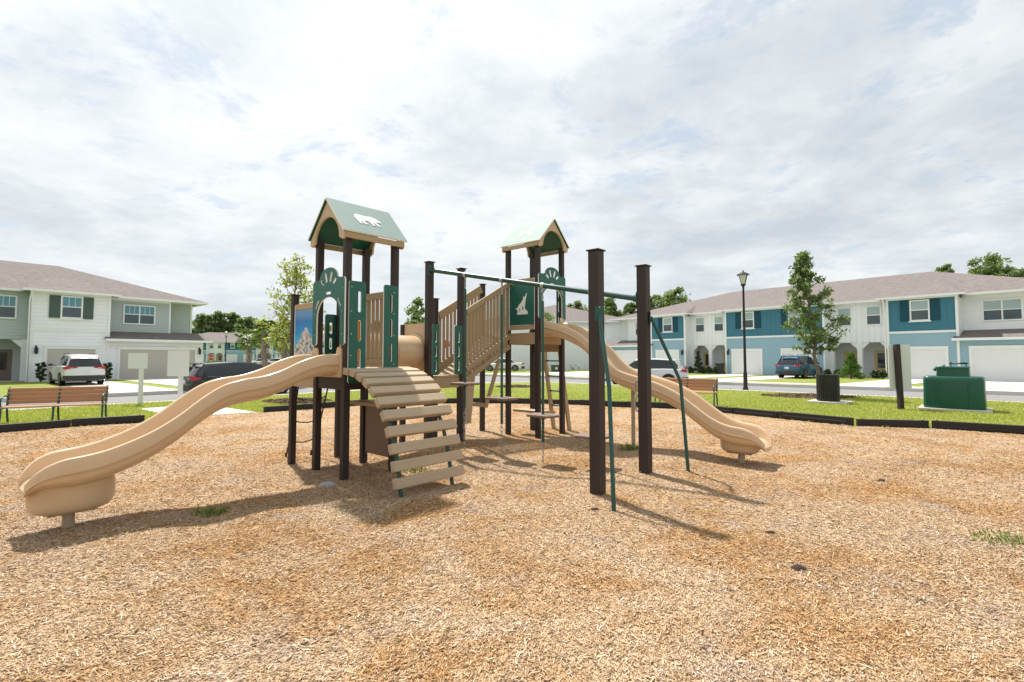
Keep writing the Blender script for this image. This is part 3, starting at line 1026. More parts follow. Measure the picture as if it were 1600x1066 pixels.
def mulch_h(x, y):
    x, y = np.asarray(x, float), np.asarray(y, float)
    h = np.zeros(x.shape)
    for a, k, p in WAVES:
        h += np.sin((x * math.cos(a) + y * math.sin(a)) * k + p) / (k + .6)
    h = .026 + .0105 * h
    for a, k, p in FEET:
        h += .0155 / k * np.sin((x * math.cos(a) + y * math.sin(a)) * k + p + 1.3 * np.sin(x * .9 + y * 1.3 + p))
    for hx, hy, r, d in HOLES:
        h -= d * np.exp(-((x - hx) ** 2 + (y - hy) ** 2) / (r * r)) * .6
    e = np.clip(edge_dist(x, y) / .5, 0, 1)
    return np.maximum(h * e + .006, .006)

def chip_color_nodes(nt, rnd, fine):
    v = obj_xyz(nt)
    big = noise(nt, v, .75, 9, .70, .5)
    mid = noise(nt, v, 1.25, 8, .70, .3)
    pale = [(0, (.13, .075, .038)), (.10, (.29, .18, .095)), (.32, (.48, .325, .19)), (.64, (.61, .445, .285)), (.90, (.70, .56, .405)), (1, (.76, .69, .59))]
    oran = [(0, (.11, .052, .02)), (.10, (.24, .12, .044)), (.36, (.41, .225, .088)), (.68, (.54, .325, .142)), (.9, (.64, .45, .25)), (1, (.70, .58, .43))]
    grey = [(0, (.13, .09, .066)), (.10, (.27, .195, .145)), (.36, (.43, .325, .245)), (.68, (.53, .43, .345)), (.9, (.63, .54, .45)), (1, (.70, .64, .56))]
    a, b, g = ramp(nt, rnd, pale), ramp(nt, rnd, oran), ramp(nt, rnd, grey)
    fo = ramp(nt, big, [(.46, (0, 0, 0)), (.59, (1, 1, 1))])
    fg = ramp(nt, mid, [(.53, (0, 0, 0)), (.66, (1, 1, 1))])
    c = mix_col(nt, math_n(nt, 'MULTIPLY', fo, .95), a, b)
    c = mix_col(nt, math_n(nt, 'MULTIPLY', fg, .8), c, g)
    return c, v
def mulch_ground_mat():
    m, nt, b = new_mat('mulch_base')
    tc = obj_xyz(nt)
    vr = nd(nt, 'ShaderNodeTexVoronoi', Scale=46.0)
    n = noise(nt, tc, 30, 3)
    wv = nt.nodes.new('ShaderNodeMapping'); wv.inputs['Scale'].default_value = (1.9, .75, 1)
    wv.inputs['Rotation'].default_value = (0, 0, .5)
    nt.links.new(tc, wv.inputs['Vector'])
    nt.links.new(wv.outputs[0], vr.inputs['Vector'])
    sp = nt.nodes.new('ShaderNodeSeparateColor'); nt.links.new(vr.outputs['Color'], sp.inputs[0])
    rnd = math_n(nt, 'MULTIPLY_ADD', sp.outputs[0], .62, math_n(nt, 'MULTIPLY', n, .2))
    c, v = chip_color_nodes(nt, rnd, True)
    c = mix_col(nt, 1.0, c, (.97, .95, .93), 'MULTIPLY')
    nt.links.new(c, b.inputs['Base Color'])
    b.inputs['Roughness'].default_value = .9
    b.inputs['Specular IOR Level'].default_value = .15
    bump(nt, b, math_n(nt, 'ADD', vr.outputs['Distance'], n), 1.0, .02)
    return m
def chip_mat():
    m, nt, b = new_mat('wood_chip')
    g = nt.nodes.new('ShaderNodeNewGeometry')
    c, v = chip_color_nodes(nt, g.outputs['Random Per Island'], False)
    n = noise(nt, v, 160, 2)
    c = mix_col(nt, math_n(nt, 'MULTIPLY', n, .35), c, sc((.2, .12, .06), 1))
    nt.links.new(c, b.inputs['Base Color'])
    b.inputs['Roughness'].default_value = .8
    b.inputs['Specular IOR Level'].default_value = .2
    return m
# sheet as a fine grid clipped to the border
gs = .11
xs, ys = np.arange(-15, 14.6, gs), np.arange(-3.2, 18.2, gs)
gx, gy = np.meshgrid(xs, ys, indexing='ij')
ins = inside(gx, gy)
hz = mulch_h(gx, gy)
idx = -np.ones(gx.shape, int)
keep = np.zeros(gx.shape, bool)
cell = ins[:-1, :-1] & ins[1:, :-1] & ins[:-1, 1:] & ins[1:, 1:]
for a in (0, 1):
    for b in (0, 1):
        keep[a:gx.shape[0] - 1 + a, b:gx.shape[1] - 1 + b] |= cell
idx[keep] = np.arange(keep.sum())
mv = np.stack([gx[keep], gy[keep], hz[keep]], 1)
ci, cj = np.nonzero(cell)
mf = np.stack([idx[ci, cj], idx[ci + 1, cj], idx[ci + 1, cj + 1], idx[ci, cj + 1]], 1)
mg = raw_mesh('mulch_ground', mv, mf, mulch_ground_mat(), 4)
smooth_mesh(mg.data, 80)
tag(mg, kind='structure')

def scatter(n, y0, y1, xw):
    """points in the mulch inside the wedge the photo looks over (a little wider)"""
    y = RNG.uniform(y0, y1, n)
    x = RNG.uniform(-1, 1, n) * (y * xw + 1.2)
    k = inside(x, y) & (edge_dist(x, y) > .03)
    return x[k], y[k]
bands = [(1.7, 3.6, 8800), (3.6, 5.5, 6000), (5.5, 8.0, 3000), (8.0, 11.5, 1200), (11.5, 17.6, 400)]
cx_, cy_, sz_ = [], [], []
for y0, y1, dens in bands:
    area = (y1 - y0) * 2 * ((y0 + y1) / 2 * 1.08 + 1.2)
    x, y = scatter(int(area * dens), y0, y1, 1.08)
    cx_.append(x); cy_.append(y); sz_.append(np.full(x.shape, .9 + .03 * y0))
x, y, sz = map(np.concatenate, (cx_, cy_, sz_))
n = len(x)
ln = np.clip(RNG.lognormal(math.log(.0170), .58, n), .005, .085) * sz
wd = np.clip(RNG.lognormal(math.log(.0049), .44, n), .0018, .015) * sz
th = wd * RNG.uniform(.25, .5, n)
# the rake and wind leave soft swirls in the direction of the chips
ang = RNG.uniform(0, PI, n) * .75 + .8 * np.sin(x * .9 + 1.1 * np.sin(y * .7)) + .6 * np.cos(y * 1.1)
pit = RNG.normal(0, .17, n)
rol = RNG.normal(0, .34, n)
ca, sa, cp, sp_ = np.cos(ang), np.sin(ang), np.cos(pit), np.sin(pit)
dx = np.stack([ca * cp, sa * cp, sp_], 1)
dyv = np.stack([-sa * np.cos(rol), ca * np.cos(rol), np.sin(rol)], 1)
dz = np.cross(dx, dyv)
c0 = np.stack([x, y, mulch_h(x, y) + RNG.uniform(-.001, .008, n) + np.abs(sp_) * ln * .35], 1)
hl, hw, ht = (ln / 2)[:, None], (wd / 2)[:, None], th[:, None]
tap = RNG.uniform(.45, 1.0, n)[:, None]
p = [c0 - dx * hl + dyv * hw, c0 - dx * hl - dyv * hw, c0 + dx * hl + dyv * hw * tap, c0 + dx * hl - dyv * hw * tap]
q = [c0 - dx * hl * .9 - dz * ht, c0 + dx * hl * .9 - dz * ht]
vv = np.stack(p + q, 1).reshape(-1, 3)
base = (np.arange(n) * 6)[:, None]
ff = np.concatenate([base + np.array([[0, 1, 3, 2]]), base + np.array([[0, 2, 5, 4]]), base + np.array([[1, 4, 5, 3]])], 1).reshape(-1, 4)
ch = raw_mesh('wood_chips', vv, ff, chip_mat(), 4)
tag(ch, 'loose pale and orange wood chips covering the play area', 'wood chips', kind='stuff')

# ---- grass blades on the lawns near the play area (one mass)
def blades(name, label, n, samp, hgt, m):
    x, y = samp(n)
    n = len(x)
    a = RNG.uniform(0, 2 * PI, n)
    h = hgt * RNG.uniform(.5, 1.3, n)
    w = RNG.uniform(.006, .013, n) * 1.3
    lean = RNG.normal(0, .4, (n, 2)) * h[:, None]
    b = np.stack([x, y, np.zeros(n)], 1)
    s = np.stack([np.cos(a) * w, np.sin(a) * w, np.zeros(n)], 1)
    tip = b + np.concatenate([lean, h[:, None]], 1)
    vv = np.stack([b - s, b + s, tip], 1).reshape(-1, 3)
    ff = np.arange(n * 3).reshape(-1, 3)
    o = raw_mesh(name, vv, ff, m, 3)
    return tag(o, label, 'grass', kind='stuff')
M['lf_grass'] = leaf_mat('grass_blade', [(.20, .23, .04), (.34, .37, .08), (.44, .44, .13), (.52, .48, .21)], .3)
pk = np.array([(p.x, p.y) for p in park])
def park_samp(n):
    y = RNG.uniform(9.5, 33, n * 2)
    y = 9.5 + (y - 9.5) * RNG.uniform(.35, 1, n * 2)
    x = RNG.uniform(-1, 1, n * 2) * (y * 1.08 + 1)
    k = inside(x, y, pk) & (~inside(x, y, bx) | ((edge_dist(x, y) < .16) & (np.sin(x * 3.1 + y * 1.7) + np.sin(x * 7.3 - y * 5.1) > 1.15)))
    # keep blades off the path
    pth = np.array([(e0.x, e0.y), (e0.x + LN.x * 4.2, e0.y + LN.y * 4.2), (e1.x + LN.x * 3.2, e1.y + LN.y * 3.2), (e1.x, e1.y)])
    k &= ~inside(x, y, pth)
    return x[k], y[k]
blades('grass', 'short bright green lawn grass around the play area', 110000, park_samp, .05, M['lf_grass'])

# ---- black edging timbers, each a thing
edge_pts = [[(-10.95, 10.62), (-10.05, 11.74)], [(-10.04, 11.76), (-8.98, 12.60)], [(-7.14, 14.83), (-6.1, 15.92)], [(-6.08, 15.94), (-5.16, 16.96)], [(-5.14, 16.98), (-3.95, 17.40)], [(-3.93, 17.41), (-2.6, 17.74)], [(-2.58, 17.74), (-.89, 17.90)],
            [(-.87, 17.90), (.7, 17.56)], [(.72, 17.55), (2.24, 17.19)], [(2.26, 17.18), (3.6, 16.42)], [(3.62, 16.41), (5.47, 15.73)], [(5.48, 15.70), (6.25, 14.55)], [(6.26, 14.52), (6.93, 13.45)], [(6.95, 13.43), (7.92, 11.98)], [(7.98, 11.93), (9.38, 11.64)], [(9.42, 11.58), (10.75, 10.55)], [(-11.6, 9.75), (-10.97, 10.60)], [(10.77, 10.53), (12.2, 9.2)]]
elabels = ['black edging timber below the left bench, from the photo edge to its first joint', 'black edging timber right of the left bench, ending at the concrete path',
           'black edging timber starting beside the concrete path, seen left of the rope net', 'black edging timber behind the rope net under the picture panel', 'black edging timber seen between the front tower posts', 'black edging timber seen behind the plank climber',
           'black edging timber behind the middle deck and tunnel', 'black edging timber behind the bridge and hanging steps', 'black edging timber behind the ladder of the rear tower', 'black edging timber between the two thick posts and the upper slide', 'black edging timber below the right bench behind the long slide', 'black edging timber just right of the right bench',
           'black edging timber behind the foot of the long slide', 'black edging timber in front of the black litter bin', 'black edging timber in front of the leaning dark post', 'black edging timber in front of the green tank, reaching the right photo edge', 'black edging timber at the far left photo edge', 'black edging timber just outside the right photo edge']
for i, (a, b) in enumerate(edge_pts):
    a, b = V((*a, 0)), V((*b, 0))
    t = thing('edging_timber', elabels[i], 'edging', ((a.x + b.x) / 2, (a.y + b.y) / 2, 0), 0, 'black edging timbers round the wood chips')
    c = (a + b) / 2
    d = (b - a).normalized(); s = d.cross(Z)
    dz = .012 * math.sin(i * 2.1)
    mb = MB().box((0, 0, .045 + dz), ((b - a).length + .005, .095, .27), (d, s, Z))
    mb.box(s * .052 + Z * (.06 + dz), ((b - a).length * .86, .016, .07), (d, s, Z))
    build('timber', mb, M['edging'], t, bevel=.014)
    mb = MB()
    for e in (-1, 1):
        mb.lathe(d * (e * ((b - a).length / 2 - .1)) + Z * (.178 + dz), [(.018, 0), (.018, .012), (.01, .016)], 10)
    build('stake_head', mb, M['black'], t)

# ---- small things on the mulch
def tuft(name, label, p, n, r, h):
    vs, fs = [], []
    for i in range(n):
        a, rr = random.uniform(0, 2 * PI), r * random.random() ** .7
        bx_, by_ = rr * math.cos(a) * 1.5, rr * math.sin(a)
        hh = h * random.uniform(.4, 1)
        la, w = random.uniform(0, 2 * PI), random.uniform(.003, .008)
        sx, sy = math.cos(la + PI / 2) * w, math.sin(la + PI / 2) * w
        k = len(vs)
        ox, oy = math.cos(la) * hh * random.uniform(.3, 1.1), math.sin(la) * hh * random.uniform(.3, 1.1)
        vs += [(bx_ - sx, by_ - sy, 0), (bx_ + sx, by_ + sy, 0), (bx_ + ox * .45 + sx * .9, by_ + oy * .45 + sy * .9, hh * .75), (bx_ + ox * .45 - sx * .9, by_ + oy * .45 - sy * .9, hh * .75), (bx_ + ox, by_ + oy, hh * .9)]
        fs += [(k, k + 1, k + 2, k + 3), (k + 3, k + 2, k + 4)]
    o = build(name, MB().add(vs, fs), M['lf_weed'])
    o.location = (p.x, p.y, float(mulch_h(p.x, p.y)))
    return tag(o, label, 'weed')
tuft('weed_tuft', 'small green weed tuft in the shade of the near left slide', ground_at(328, 806), 150, .12, .07)
tuft('weed_tuft', 'small green weed tuft between the two thick posts', ground_at(983, 706), 120, .13, .12)
tuft('weed_tuft', 'low sprawling green weed at the right edge of the wood chips', ground_at(1570, 846), 190, .22, .05)
tuft('weed_tuft', 'pale grass tuft under the plank climber', ground_at(645, 737), 110, .16, .08)
def rock(name, label, p, r, m, cat):
    mb = MB()
    rr = random.Random(int(p.x * 100))
    rings = []
    for z, k in ((-.02, .9), (.0, 1), (.35, .85), (.6, .45)):
        rings.append([V((math.cos(a) * r * k * rr.uniform(.8, 1.2) * 1.4, math.sin(a) * r * k * rr.uniform(.8, 1.2), z * r)) for a in [2 * PI * j / 9 for j in range(9)]])
    mb.loft(rings)
    o = build(name, mb, m, smooth=40)
    o.location = (p.x, p.y, float(mulch_h(p.x, p.y)))
    return tag(o, label, cat)
rock('stone', 'flat grey stone lying beside the front tower post', ground_at(512, 763), .075, M['stone'], 'stone')
M['clod'] = mat('dark_bark_clod', (.03, .017, .010), .9, .3, 30, .6, 80)
for (px, py, r), lb in zip([(1248, 895, .045), (1378, 755, .04), (1205, 840, .035), (930, 798, .035), (1255, 795, .02)], ['dark bark lump low in the right half of the wood chips', 'dark bark lump between the long slide foot and the right edge', 'dark bark lump below and right of the thick posts', 'dark bark lump beside the nearest thick post', 'tiny dark bark lump in the middle of the right wood chips']):
    rock('bark_lump', lb, ground_at(px, py), r, M['clod'], 'bark lump')
# ================================================================== PARK FURNITURE
def make_bench(label, loc, rz, length=1.85):
    t = thing('park_bench', label, 'bench', loc, rz, 'park benches beside the play area')
    # local: x along, +y is the back side; seat faces -y
    st = MB()
    for i in range(5):
        st.box((0, -.24 + i * .098, .44 - .008 * (i == 0) + (.004 * abs(i - 2))), (length, .082, .035))
    build('seat', st, M['benchwood'], t, bevel=.006)
    bk = MB()
    for i in range(4):
        z = .535 + i * .098
        y = .225 + (z - .45) * .26
        bk.box((0, y, z), (length, .034, .0955), (V((1, 0, 0)), V((0, .968, .25)).normalized(), V((0, .25, -.968)) * -1))
    build('backrest', bk, M['benchwood'], t, bevel=.006)
    for x in (-length / 2 + .03, 0, length / 2 - .03):
        lg = MB()
        lg.tube([(x, -.30, -.02), (x, -.24, .25), (x, -.22, .42)], .023, 8)
        lg.tube([(x, .34, -.02), (x, .24, .22), (x, .20, .42), (x, .255, .62), (x, .345, .89)], .023, 8)
        lg.tube([(x, -.24, .41), (x, .21, .41)], .021, 8)
        o = build('leg', lg, M['greenmetal'], t, smooth=50)
        if x != 0:
            ar = [(x, .27, .66), (x, .1, .70), (x, -.12, .69), (x, -.25, .64), (x, -.27, .56), (x, -.23, .46)]
            build('armrest', MB().tube(ar, .021, 8), M['greenmetal'], o, smooth=50)
    return t
bl = ground_at(160, 657); bl2 = V((bl.x - 1.02 * .80, bl.y - 1.02 * .60, 0))
make_bench('brown slatted park bench with green legs at the left photo edge', (bl.x - 1.08 * .84, bl.y - 1.08 * .50 + .22, -.03), math.atan2(.50, .87), 1.95)
br_, bl_ = ground_at(1118, 636), ground_at(1020, 631)
make_bench('brown slatted park bench partly hidden behind the long right slide', ((br_.x + bl_.x) / 2 + .12, (br_.y + bl_.y) / 2 + .10, 0), math.atan2(br_.y - bl_.y, br_.x - bl_.x) + .03, 1.95)

# ---- litter bin on its slab
p = ground_at(1296, 631)
slab = build('concrete_pad', MB().box((0, 0, .02), (1.22, .98, .10)), M['concrete'], bevel=.012)
slab.location = (p.x + .20, p.y + .30, 0); slab.rotation_euler.z = -.78
tag(slab, 'thin concrete pad under the black litter bin', 'pad')
t = thing('litter_bin', 'black slatted litter bin with black liner on a concrete pad', 'bin', (p.x + .17, p.y + .33, .07), -.1)
mb = MB()
for k in range(30):
    a = 2 * PI * k / 30
    mb.box((math.cos(a) * .345, math.sin(a) * .345, .42), (.014, .054, .80), (V((math.cos(a), math.sin(a), 0)), V((-math.sin(a), math.cos(a), 0)), Z))
build('slats', mb, M['binliner'], t, bevel=.004)
mb = MB()
for z in (.05, .42, .82):
    mb.lathe((0, 0, z), [(.36, -.02), (.365, 0), (.36, .02), (.335, .02), (.335, -.02)], 30)
build('hoop', mb, M['black'], t, smooth=40)
mb = MB().lathe((0, 0, 0), [(.31, .04), (.33, .5), (.355, .86), (.376, .90), (.37, .915), (.34, .90), (.32, .6)], 36)
build('liner', mb, M['binliner'], t, smooth=50)

# ---- green tank on its slab
p = ground_at(1489, 643)
pad = build('concrete_pad', MB().box((0, 0, .015), (1.68, 1.28, .10)), M['concrete'], bevel=.012)
pad.location = (p.x + .45, p.y + .45, 0); pad.rotation_euler.z = -.77
tag(pad, 'wide concrete pad under the green tank', 'pad')
t = thing('storage_tank', 'green moulded plastic tank with raised lid on a concrete pad', 'tank', (p.x + .45, p.y + .45, .065), -.77)
def rounded_rings(hx, hy, r, zs, seg=6):
    rings = []
    for z, k in zs:
        ring = []
        for cx, cy, a0 in ((1, 1, 0), (-1, 1, 90), (-1, -1, 180), (1, -1, 270)):
            for j in range(seg + 1):
                a = math.radians(a0 + 90 * j / seg)
                ring.append(V(((hx - r) * cx + r * math.cos(a), (hy - r) * cy + r * math.sin(a), z)) * 1)
        rings.append([V((q.x * k, q.y * k, q.z)) for q in ring])
    return rings
mb = MB().loft(rounded_rings(.71, .52, .14, [(0, .985), (.04, 1), (.5, .985), (.82, .985), (.90, .975), (.945, .94), (.955, .9)]))
body = build('tank_body', mb, M['tankgreen'], t, smooth=45)
for x in (-.36, .36):
    for y in (-.515, .515):
        build('rib', MB().box((x, y, .42), (.05, .03, .78)), M['tankgreen'], body, bevel=.01)
mb = MB().loft(rounded_rings(.38, .40, .07, [(.93, 1), (1.15, .985), (1.19, .985), (1.20, 1.02), (1.235, 1.01), (1.25, .95)]))
lid = build('lid', mb, M['tankgreen'], t, smooth=45)
mb = MB().tube([(-.45, -.1, 1.12), (-.38, -.1, 1.21), (-.30, -.1, 1.24)], .045, 8)
mb.lathe((-.22, -.1, 1.24), [(.03, 0), (.05, .03), (.02, .06)], 8)
build('spout', mb, M['tankgreen'], lid, smooth=45)
mb = MB()
mb.tube([(-.05, -.05, 1.24), (-.05, -.05, 1.33), (.3, -.05, 1.34), (.3, -.05, 1.24)], .018, 8)
mb.lathe((.25, -.05, 1.32), [(.06, 0), (.10, .01), (.10, .045), (.05, .06)], 10)
mb.lathe((-.05, -.05, 1.32), [(.03, 0), (.05, .01), (.03, .05)], 10)
build('lock_handle', mb, M['black'], lid, smooth=45)

# ---- leaning dark post with a pale blank board behind it
p = ground_at(1408, 640)
t = thing('sign_post', 'leaning dark timber post with a blank pale board behind it', 'sign post', (p.x, p.y, 0))
top = at_depth(1401, 538, p.y)
mb = MB().beam((0, 0, -.05), top - V((p.x, p.y, 0)), .13, .13, (0, 1, 0))
build('post', mb, M['brown'], t, bevel=.008)
bb0, bb1 = at_depth(1389, 607, p.y + .12), at_depth(1421, 539, p.y + .12)
mb = MB().bb(bb0.x - p.x, bb1.x - p.x, .09, .11, bb0.z, bb1.z)
build('sign_board', mb, M['signblank'], t, bevel=.004)

# ---- two blank signs by the left street
for (px, py, bx0, by0, bx1, by1, lb) in ((219, 632, 202, 576, 233, 552, 'white blank square sign on a white post beside the left street'), (281, 636, 263, 588, 298, 548, 'larger white blank sign on a white post, right of the square sign')):
    p = ground_at(px, py)
    t = thing('street_sign', lb, 'sign', (p.x, p.y, 0), 0, 'blank white street signs')
    a, b = at_depth(bx0, by0, p.y), at_depth(bx1, by1, p.y)
    w, h = b.x - a.x, b.z - a.z
    mb = MB().bb(a.x - p.x, b.x - p.x, -.065, -.050, a.z, b.z)
    build('sign_board', mb, M['signblank'], t, bevel=.003)
    mb = MB().bb(-.055, .055, -.048, .05, -.05, b.z - .05)
    build('post', mb, M['signblank'], t, bevel=.006)

# ---- street lamps
M['lampglass'] = mat('frosted_lamp_glass', (.62, .62, .60), .25, .05, 6)
def make_lamp(label, loc, h):
    t = thing('street_lamp', label, 'street lamp', loc, .3, 'black street lamps')
    mb = MB().lathe((0, 0, 0), [(.13, -.05), (.13, .05), (.10, .10), (.095, .75), (.075, .85), (.068, 1.0)], 16)
    build('base', mb, M['black'], t, smooth=40)
    mb = MB().lathe((0, 0, 0), [(.068, 1.0), (.05, h - .74), (.08, h - .72), (.08, h - .68), (.06, h - .64)], 14)
    build('pole', mb, M['black'], t, smooth=40)
    g = MB().lathe((0, 0, 0), [(.11, h - .60), (.26, h - .14)], 4)
    lan = build('lantern', g, M['lampglass'], t)
    fr = MB()
    for k in range(4):
        a = 2 * PI * k / 4
        fr.beam((math.cos(a) * .115, math.sin(a) * .115, h - .61), (math.cos(a) * .267, math.sin(a) * .267, h - .13), .02, .02)
    fr.lathe((0, 0, 0), [(.12, h - .66), (.13, h - .61), (.10, h - .60)], 12)
    build('lantern_frame', fr, M['black'], lan)
    rf = MB().lathe((0, 0, 0), [(.31, h - .14), (.30, h - .11), (.15, h - .02), (.05, h + .02), (.03, h + .05), (.045, h + .08), (.0, h + .12)], 16)
    build('lamp_cap', rf, M['black'], lan, smooth=40)
    return t
p = ground_at(1165, 608)
make_lamp('tall black street lamp with lantern standing by the right road', (p.x, p.y, 0), 5.88)
p = ground_at(352, 578, -.1)
make_lamp('distant black street lamp beyond the dark parked car', (p.x, p.y, -.1), at_depth(360, 517, p.y).z)

# ================================================================== CARS
def make_car(name, label, cat, loc, rz, paint, L=4.7, Wd=1.88, H=1.68, style='suv', z=ROAD_Z, rails=True):
    """local: x forward, centre at origin"""
    t = thing(name, label, cat, (loc[0], loc[1], z), rz)
    hw, hl = Wd / 2, L / 2
    sedan = style == 'sedan'
    belt = H * (.625 if not sedan else .64)
    # lower body sections: (x, half width, z bottom, z shoulder, z top, top half width)
    secs = [(-hl, hw * .80, .40, .62, belt * .84, hw * .70), (-hl + .06, hw * .92, .30, .66, belt * .93, hw * .80), (-hl + .35, hw * .985, .24, .70, belt, hw * .86),
            (-hl * .45, hw, .21, .72, belt + .01, hw * .88), (hl * .1, hw, .21, .72, belt - .01, hw * .88), (hl * .42, hw, .21, .70, belt - .04, hw * .87),
            (hl * .62, hw * .985, .22, .69, belt - .10, hw * .83), (hl * .85, hw * .95, .24, .66, belt - .17, hw * .74), (hl - .10, hw * .86, .27, .60, belt - .30, hw * .64), (hl, hw * .72, .34, .55, belt - .42, hw * .55)]
    rings = []
    for x, w, zb, zs, zt, wt in secs:
        half = [(0, zb), (w * .80, zb), (w * .965, zb + .07), (w * .99, zs - .14), (w, zs), (w * .985, zs + .12), ((w + wt) / 2 * 1.02, zt - .03), (wt, zt), (wt * .5, zt + .018), (0, zt + .022)]
        ring = [V((x, yy, zz)) for yy, zz in half] + [V((x, -yy, zz)) for yy, zz in half[::-1][1:-1]]
        rings.append(ring)
    body = build('body', MB().loft(rings), paint, t, smooth=42)
    # glass house
    if sedan:
        gs_ = [(-hl * .62, belt - .02, hw * .80, hw * .66), (-hl * .42, H * .88, hw * .80, hw * .64), (-hl * .15, H - .03, hw * .80, hw * .62), (hl * .08, H - .02, hw * .80, hw * .62), (hl * .2, H * .93, hw * .80, hw * .63), (hl * .48, belt - .05, hw * .78, hw * .68)]
    else:
        gs_ = [(-hl + .12, belt - .02, hw * .80, hw * .72), (-hl + .40, H * .86, hw * .815, hw * .66), (-hl + .66, H - .075, hw * .83, hw * .635), (-hl * .25, H - .005, hw * .84, hw * .625), (hl * .10, H - .02, hw * .84, hw * .625), (hl * .22, H * .945, hw * .82, hw * .64), (hl * .54, belt - .06, hw * .78, hw * .70)]
    rings = []
    for x, zt, wb, wt in gs_:
        zt = max(zt, belt - .05)
        k = (zt - belt + .06) / (H - belt + .06)
        w2 = wb + (wt - wb) * k
        half = [(0, belt - .06), (wb, belt - .06), ((wb + w2) / 2 + .012, (belt - .06 + zt) / 2), (w2, zt - .05), (w2 * .9, zt - .012), (0, zt + .012)]
        rings.append([V((x, yy, zz)) for yy, zz in half] + [V((x, -yy, zz)) for yy, zz in half[::-1][1:-1]])
    build('windows', MB().loft(rings), M['darkglass'], t, smooth=35)
    # painted roof skin and pillars standing just proud of the glass
    rr = []
    for x, zt, wb, wt in gs_[1:-1]:
        w2 = wt + .012
        half = [(0, zt - .01), (w2 * .985, zt - .065), (w2 * 1.01, zt - .05), (w2 * .93, zt + .002), (0, zt + .030)]
        rr.append([V((x + (.0), yy, zz)) for yy, zz in half] + [V((x, -yy, zz)) for yy, zz in half[::-1][1:-1]])
    roof = build('roof', MB().loft(rr), paint, t, smooth=40)
    def pillar(x0, z0, y0, x1, z1, y1, w=.07):
        for s in (-1, 1):
            build('pillar', MB().beam((x0, s * y0, z0), (x1, s * y1, z1), w, .03, (0, 1, 0)), paint, t)
    a, b_ = gs_[-1], gs_[-2]
    pillar(a[0], a[1], a[2] + .0, b_[0], b_[1] - .02, b_[3] + .01, .05)
    pillar(gs_[0][0] + .05, belt, gs_[0][2] - .0, gs_[1][0] + .02, gs_[1][1], gs_[1][3] + .01, .10)
    if not sedan:
        pillar(-hl + .34, belt - .02, hw * .825, -hl + .62, H - .10, hw * .655, .20)
    if rails and not sedan:
        rl = MB()
        for s in (-1, 1):
            y = s * hw * .60
            rl.tube([(-hl * .78, y, H - .02), (-hl * .72, y, H + .055), (hl * .02, y, H + .06), (hl * .1, y, H)], .018, 6)
        build('roof_rail', rl, M['darktrim'], roof, smooth=50)
    # sills, bumpers, arches
    tr = MB()
    tr.loft([[V((x, s * w_, z_)) for s, z_ in ((-1, .30), (1, .30), (1, .56), (-1, .56))] for x, w_ in ((-hl - .03, hw * .78), (-hl + .02, hw * .93), (-hl + .30, hw * .992))])
    tr.loft([[V((x, s * w_, z_)) for s, z_ in ((-1, .26), (1, .26), (1, .44), (-1, .44))] for x, w_ in ((hl - .25, hw * .93), (hl - .05, hw * .80), (hl + .02, hw * .70))])
    tr.bb(-hl * .5, hl * .5, -hw * 1.008, hw * 1.008, .19, .30)
    build('bumper', tr, M['darktrim'], t, bevel=.02)
    wr = .345 if not sedan else .325
    wx = (hl * .62, -hl * .58)
    for x in wx:
        for s in (-1, 1):
            ar = MB()
            pts = []
            for k in range(11):
                a = PI * k / 10
                pts.append((x + math.cos(a) * (wr + .045), s * (hw * .995), wr + math.sin(a) * (wr + .045)))
            ar.tube(pts, .035, 6)
            ar.add([(x + math.cos(2 * PI * k / 20) * (wr + .03), s * hw * 1.004, wr + math.sin(2 * PI * k / 20) * (wr + .03)) for k in range(20)], [tuple(range(20))])
            build('wheel_arch', ar, M['darktrim'] if not sedan else M['black'], t)
    for x in wx:
        for s in (-1, 1):
            w_ = MB()
            pr = [(.20, -.115), (wr * .93, -.115), (wr, -.085), (wr, .085), (wr * .93, .115), (.20, .115)]
            vs = []
            m2 = MB().lathe((0, 0, 0), pr, 26)
            w_.add([(x + q[0], s * (hw - .10) + q[2], wr + q[1]) for q in m2.v], m2.f)
            wo = build('wheel', w_, M['rubber'], t, smooth=40)
            ri = MB()
            for k in range(5):
                a = 2 * PI * k / 5
                for da in (-.13, .13):
                    ri.beam((x, s * (hw + .026), wr), (x + math.cos(a + da) * .225, s * (hw + .024), wr + math.sin(a + da) * .225), .02, .04, (0, 1, 0))
            rg = [[V((x + r * math.cos(2 * PI * k / 26), s * (hw + dz), wr + r * math.sin(2 * PI * k / 26))) for k in range(26)] for r, dz in ((.205, .016), (.235, .016), (.235, .03), (.205, .03), (.205, .016))]
            ri.loft(rg, cap=False)
            build('rim', ri, M['alloy'], wo)
    # tail lights, head lights, plate, glass details
    for s in (-1, 1):
        zt = belt - .11
        q = MB().loft([[V((-hl + .03, s * hw * .36, zt + .01)), V((-hl + .03, s * hw * .36, zt + .05)), V((-hl + .06, s * hw * .36, zt + .05)), V((-hl + .06, s * hw * .36, zt + .01))],
                       [V((-hl - .005, s * hw * .66, zt - .045)), V((-hl - .005, s * hw * .66, zt + .085)), V((-hl + .1, s * hw * .66, zt + .085)), V((-hl + .1, s * hw * .66, zt - .045))],
                       [V((-hl + .05, s * hw * .925, zt - .09)), V((-hl + .05, s * hw * .91, zt + .095)), V((-hl + .2, s * hw * .80, zt + .095)), V((-hl + .2, s * hw * .82, zt - .09))],
                       [V((-hl + .34, s * hw * 1.0, zt - .02)), V((-hl + .34, s * hw * .975, zt + .05)), V((-hl + .38, s * hw * .9, zt + .05)), V((-hl + .38, s * hw * .9, zt - .02))]])
        tl = build('tail_light', q, M['redlens'], t, smooth=30)
        q = MB().box((-hl - .008, s * hw * .63, zt - .005), (.02, hw * .2, .035))
        build('reverse_lens', q, M['whitelens'], tl)
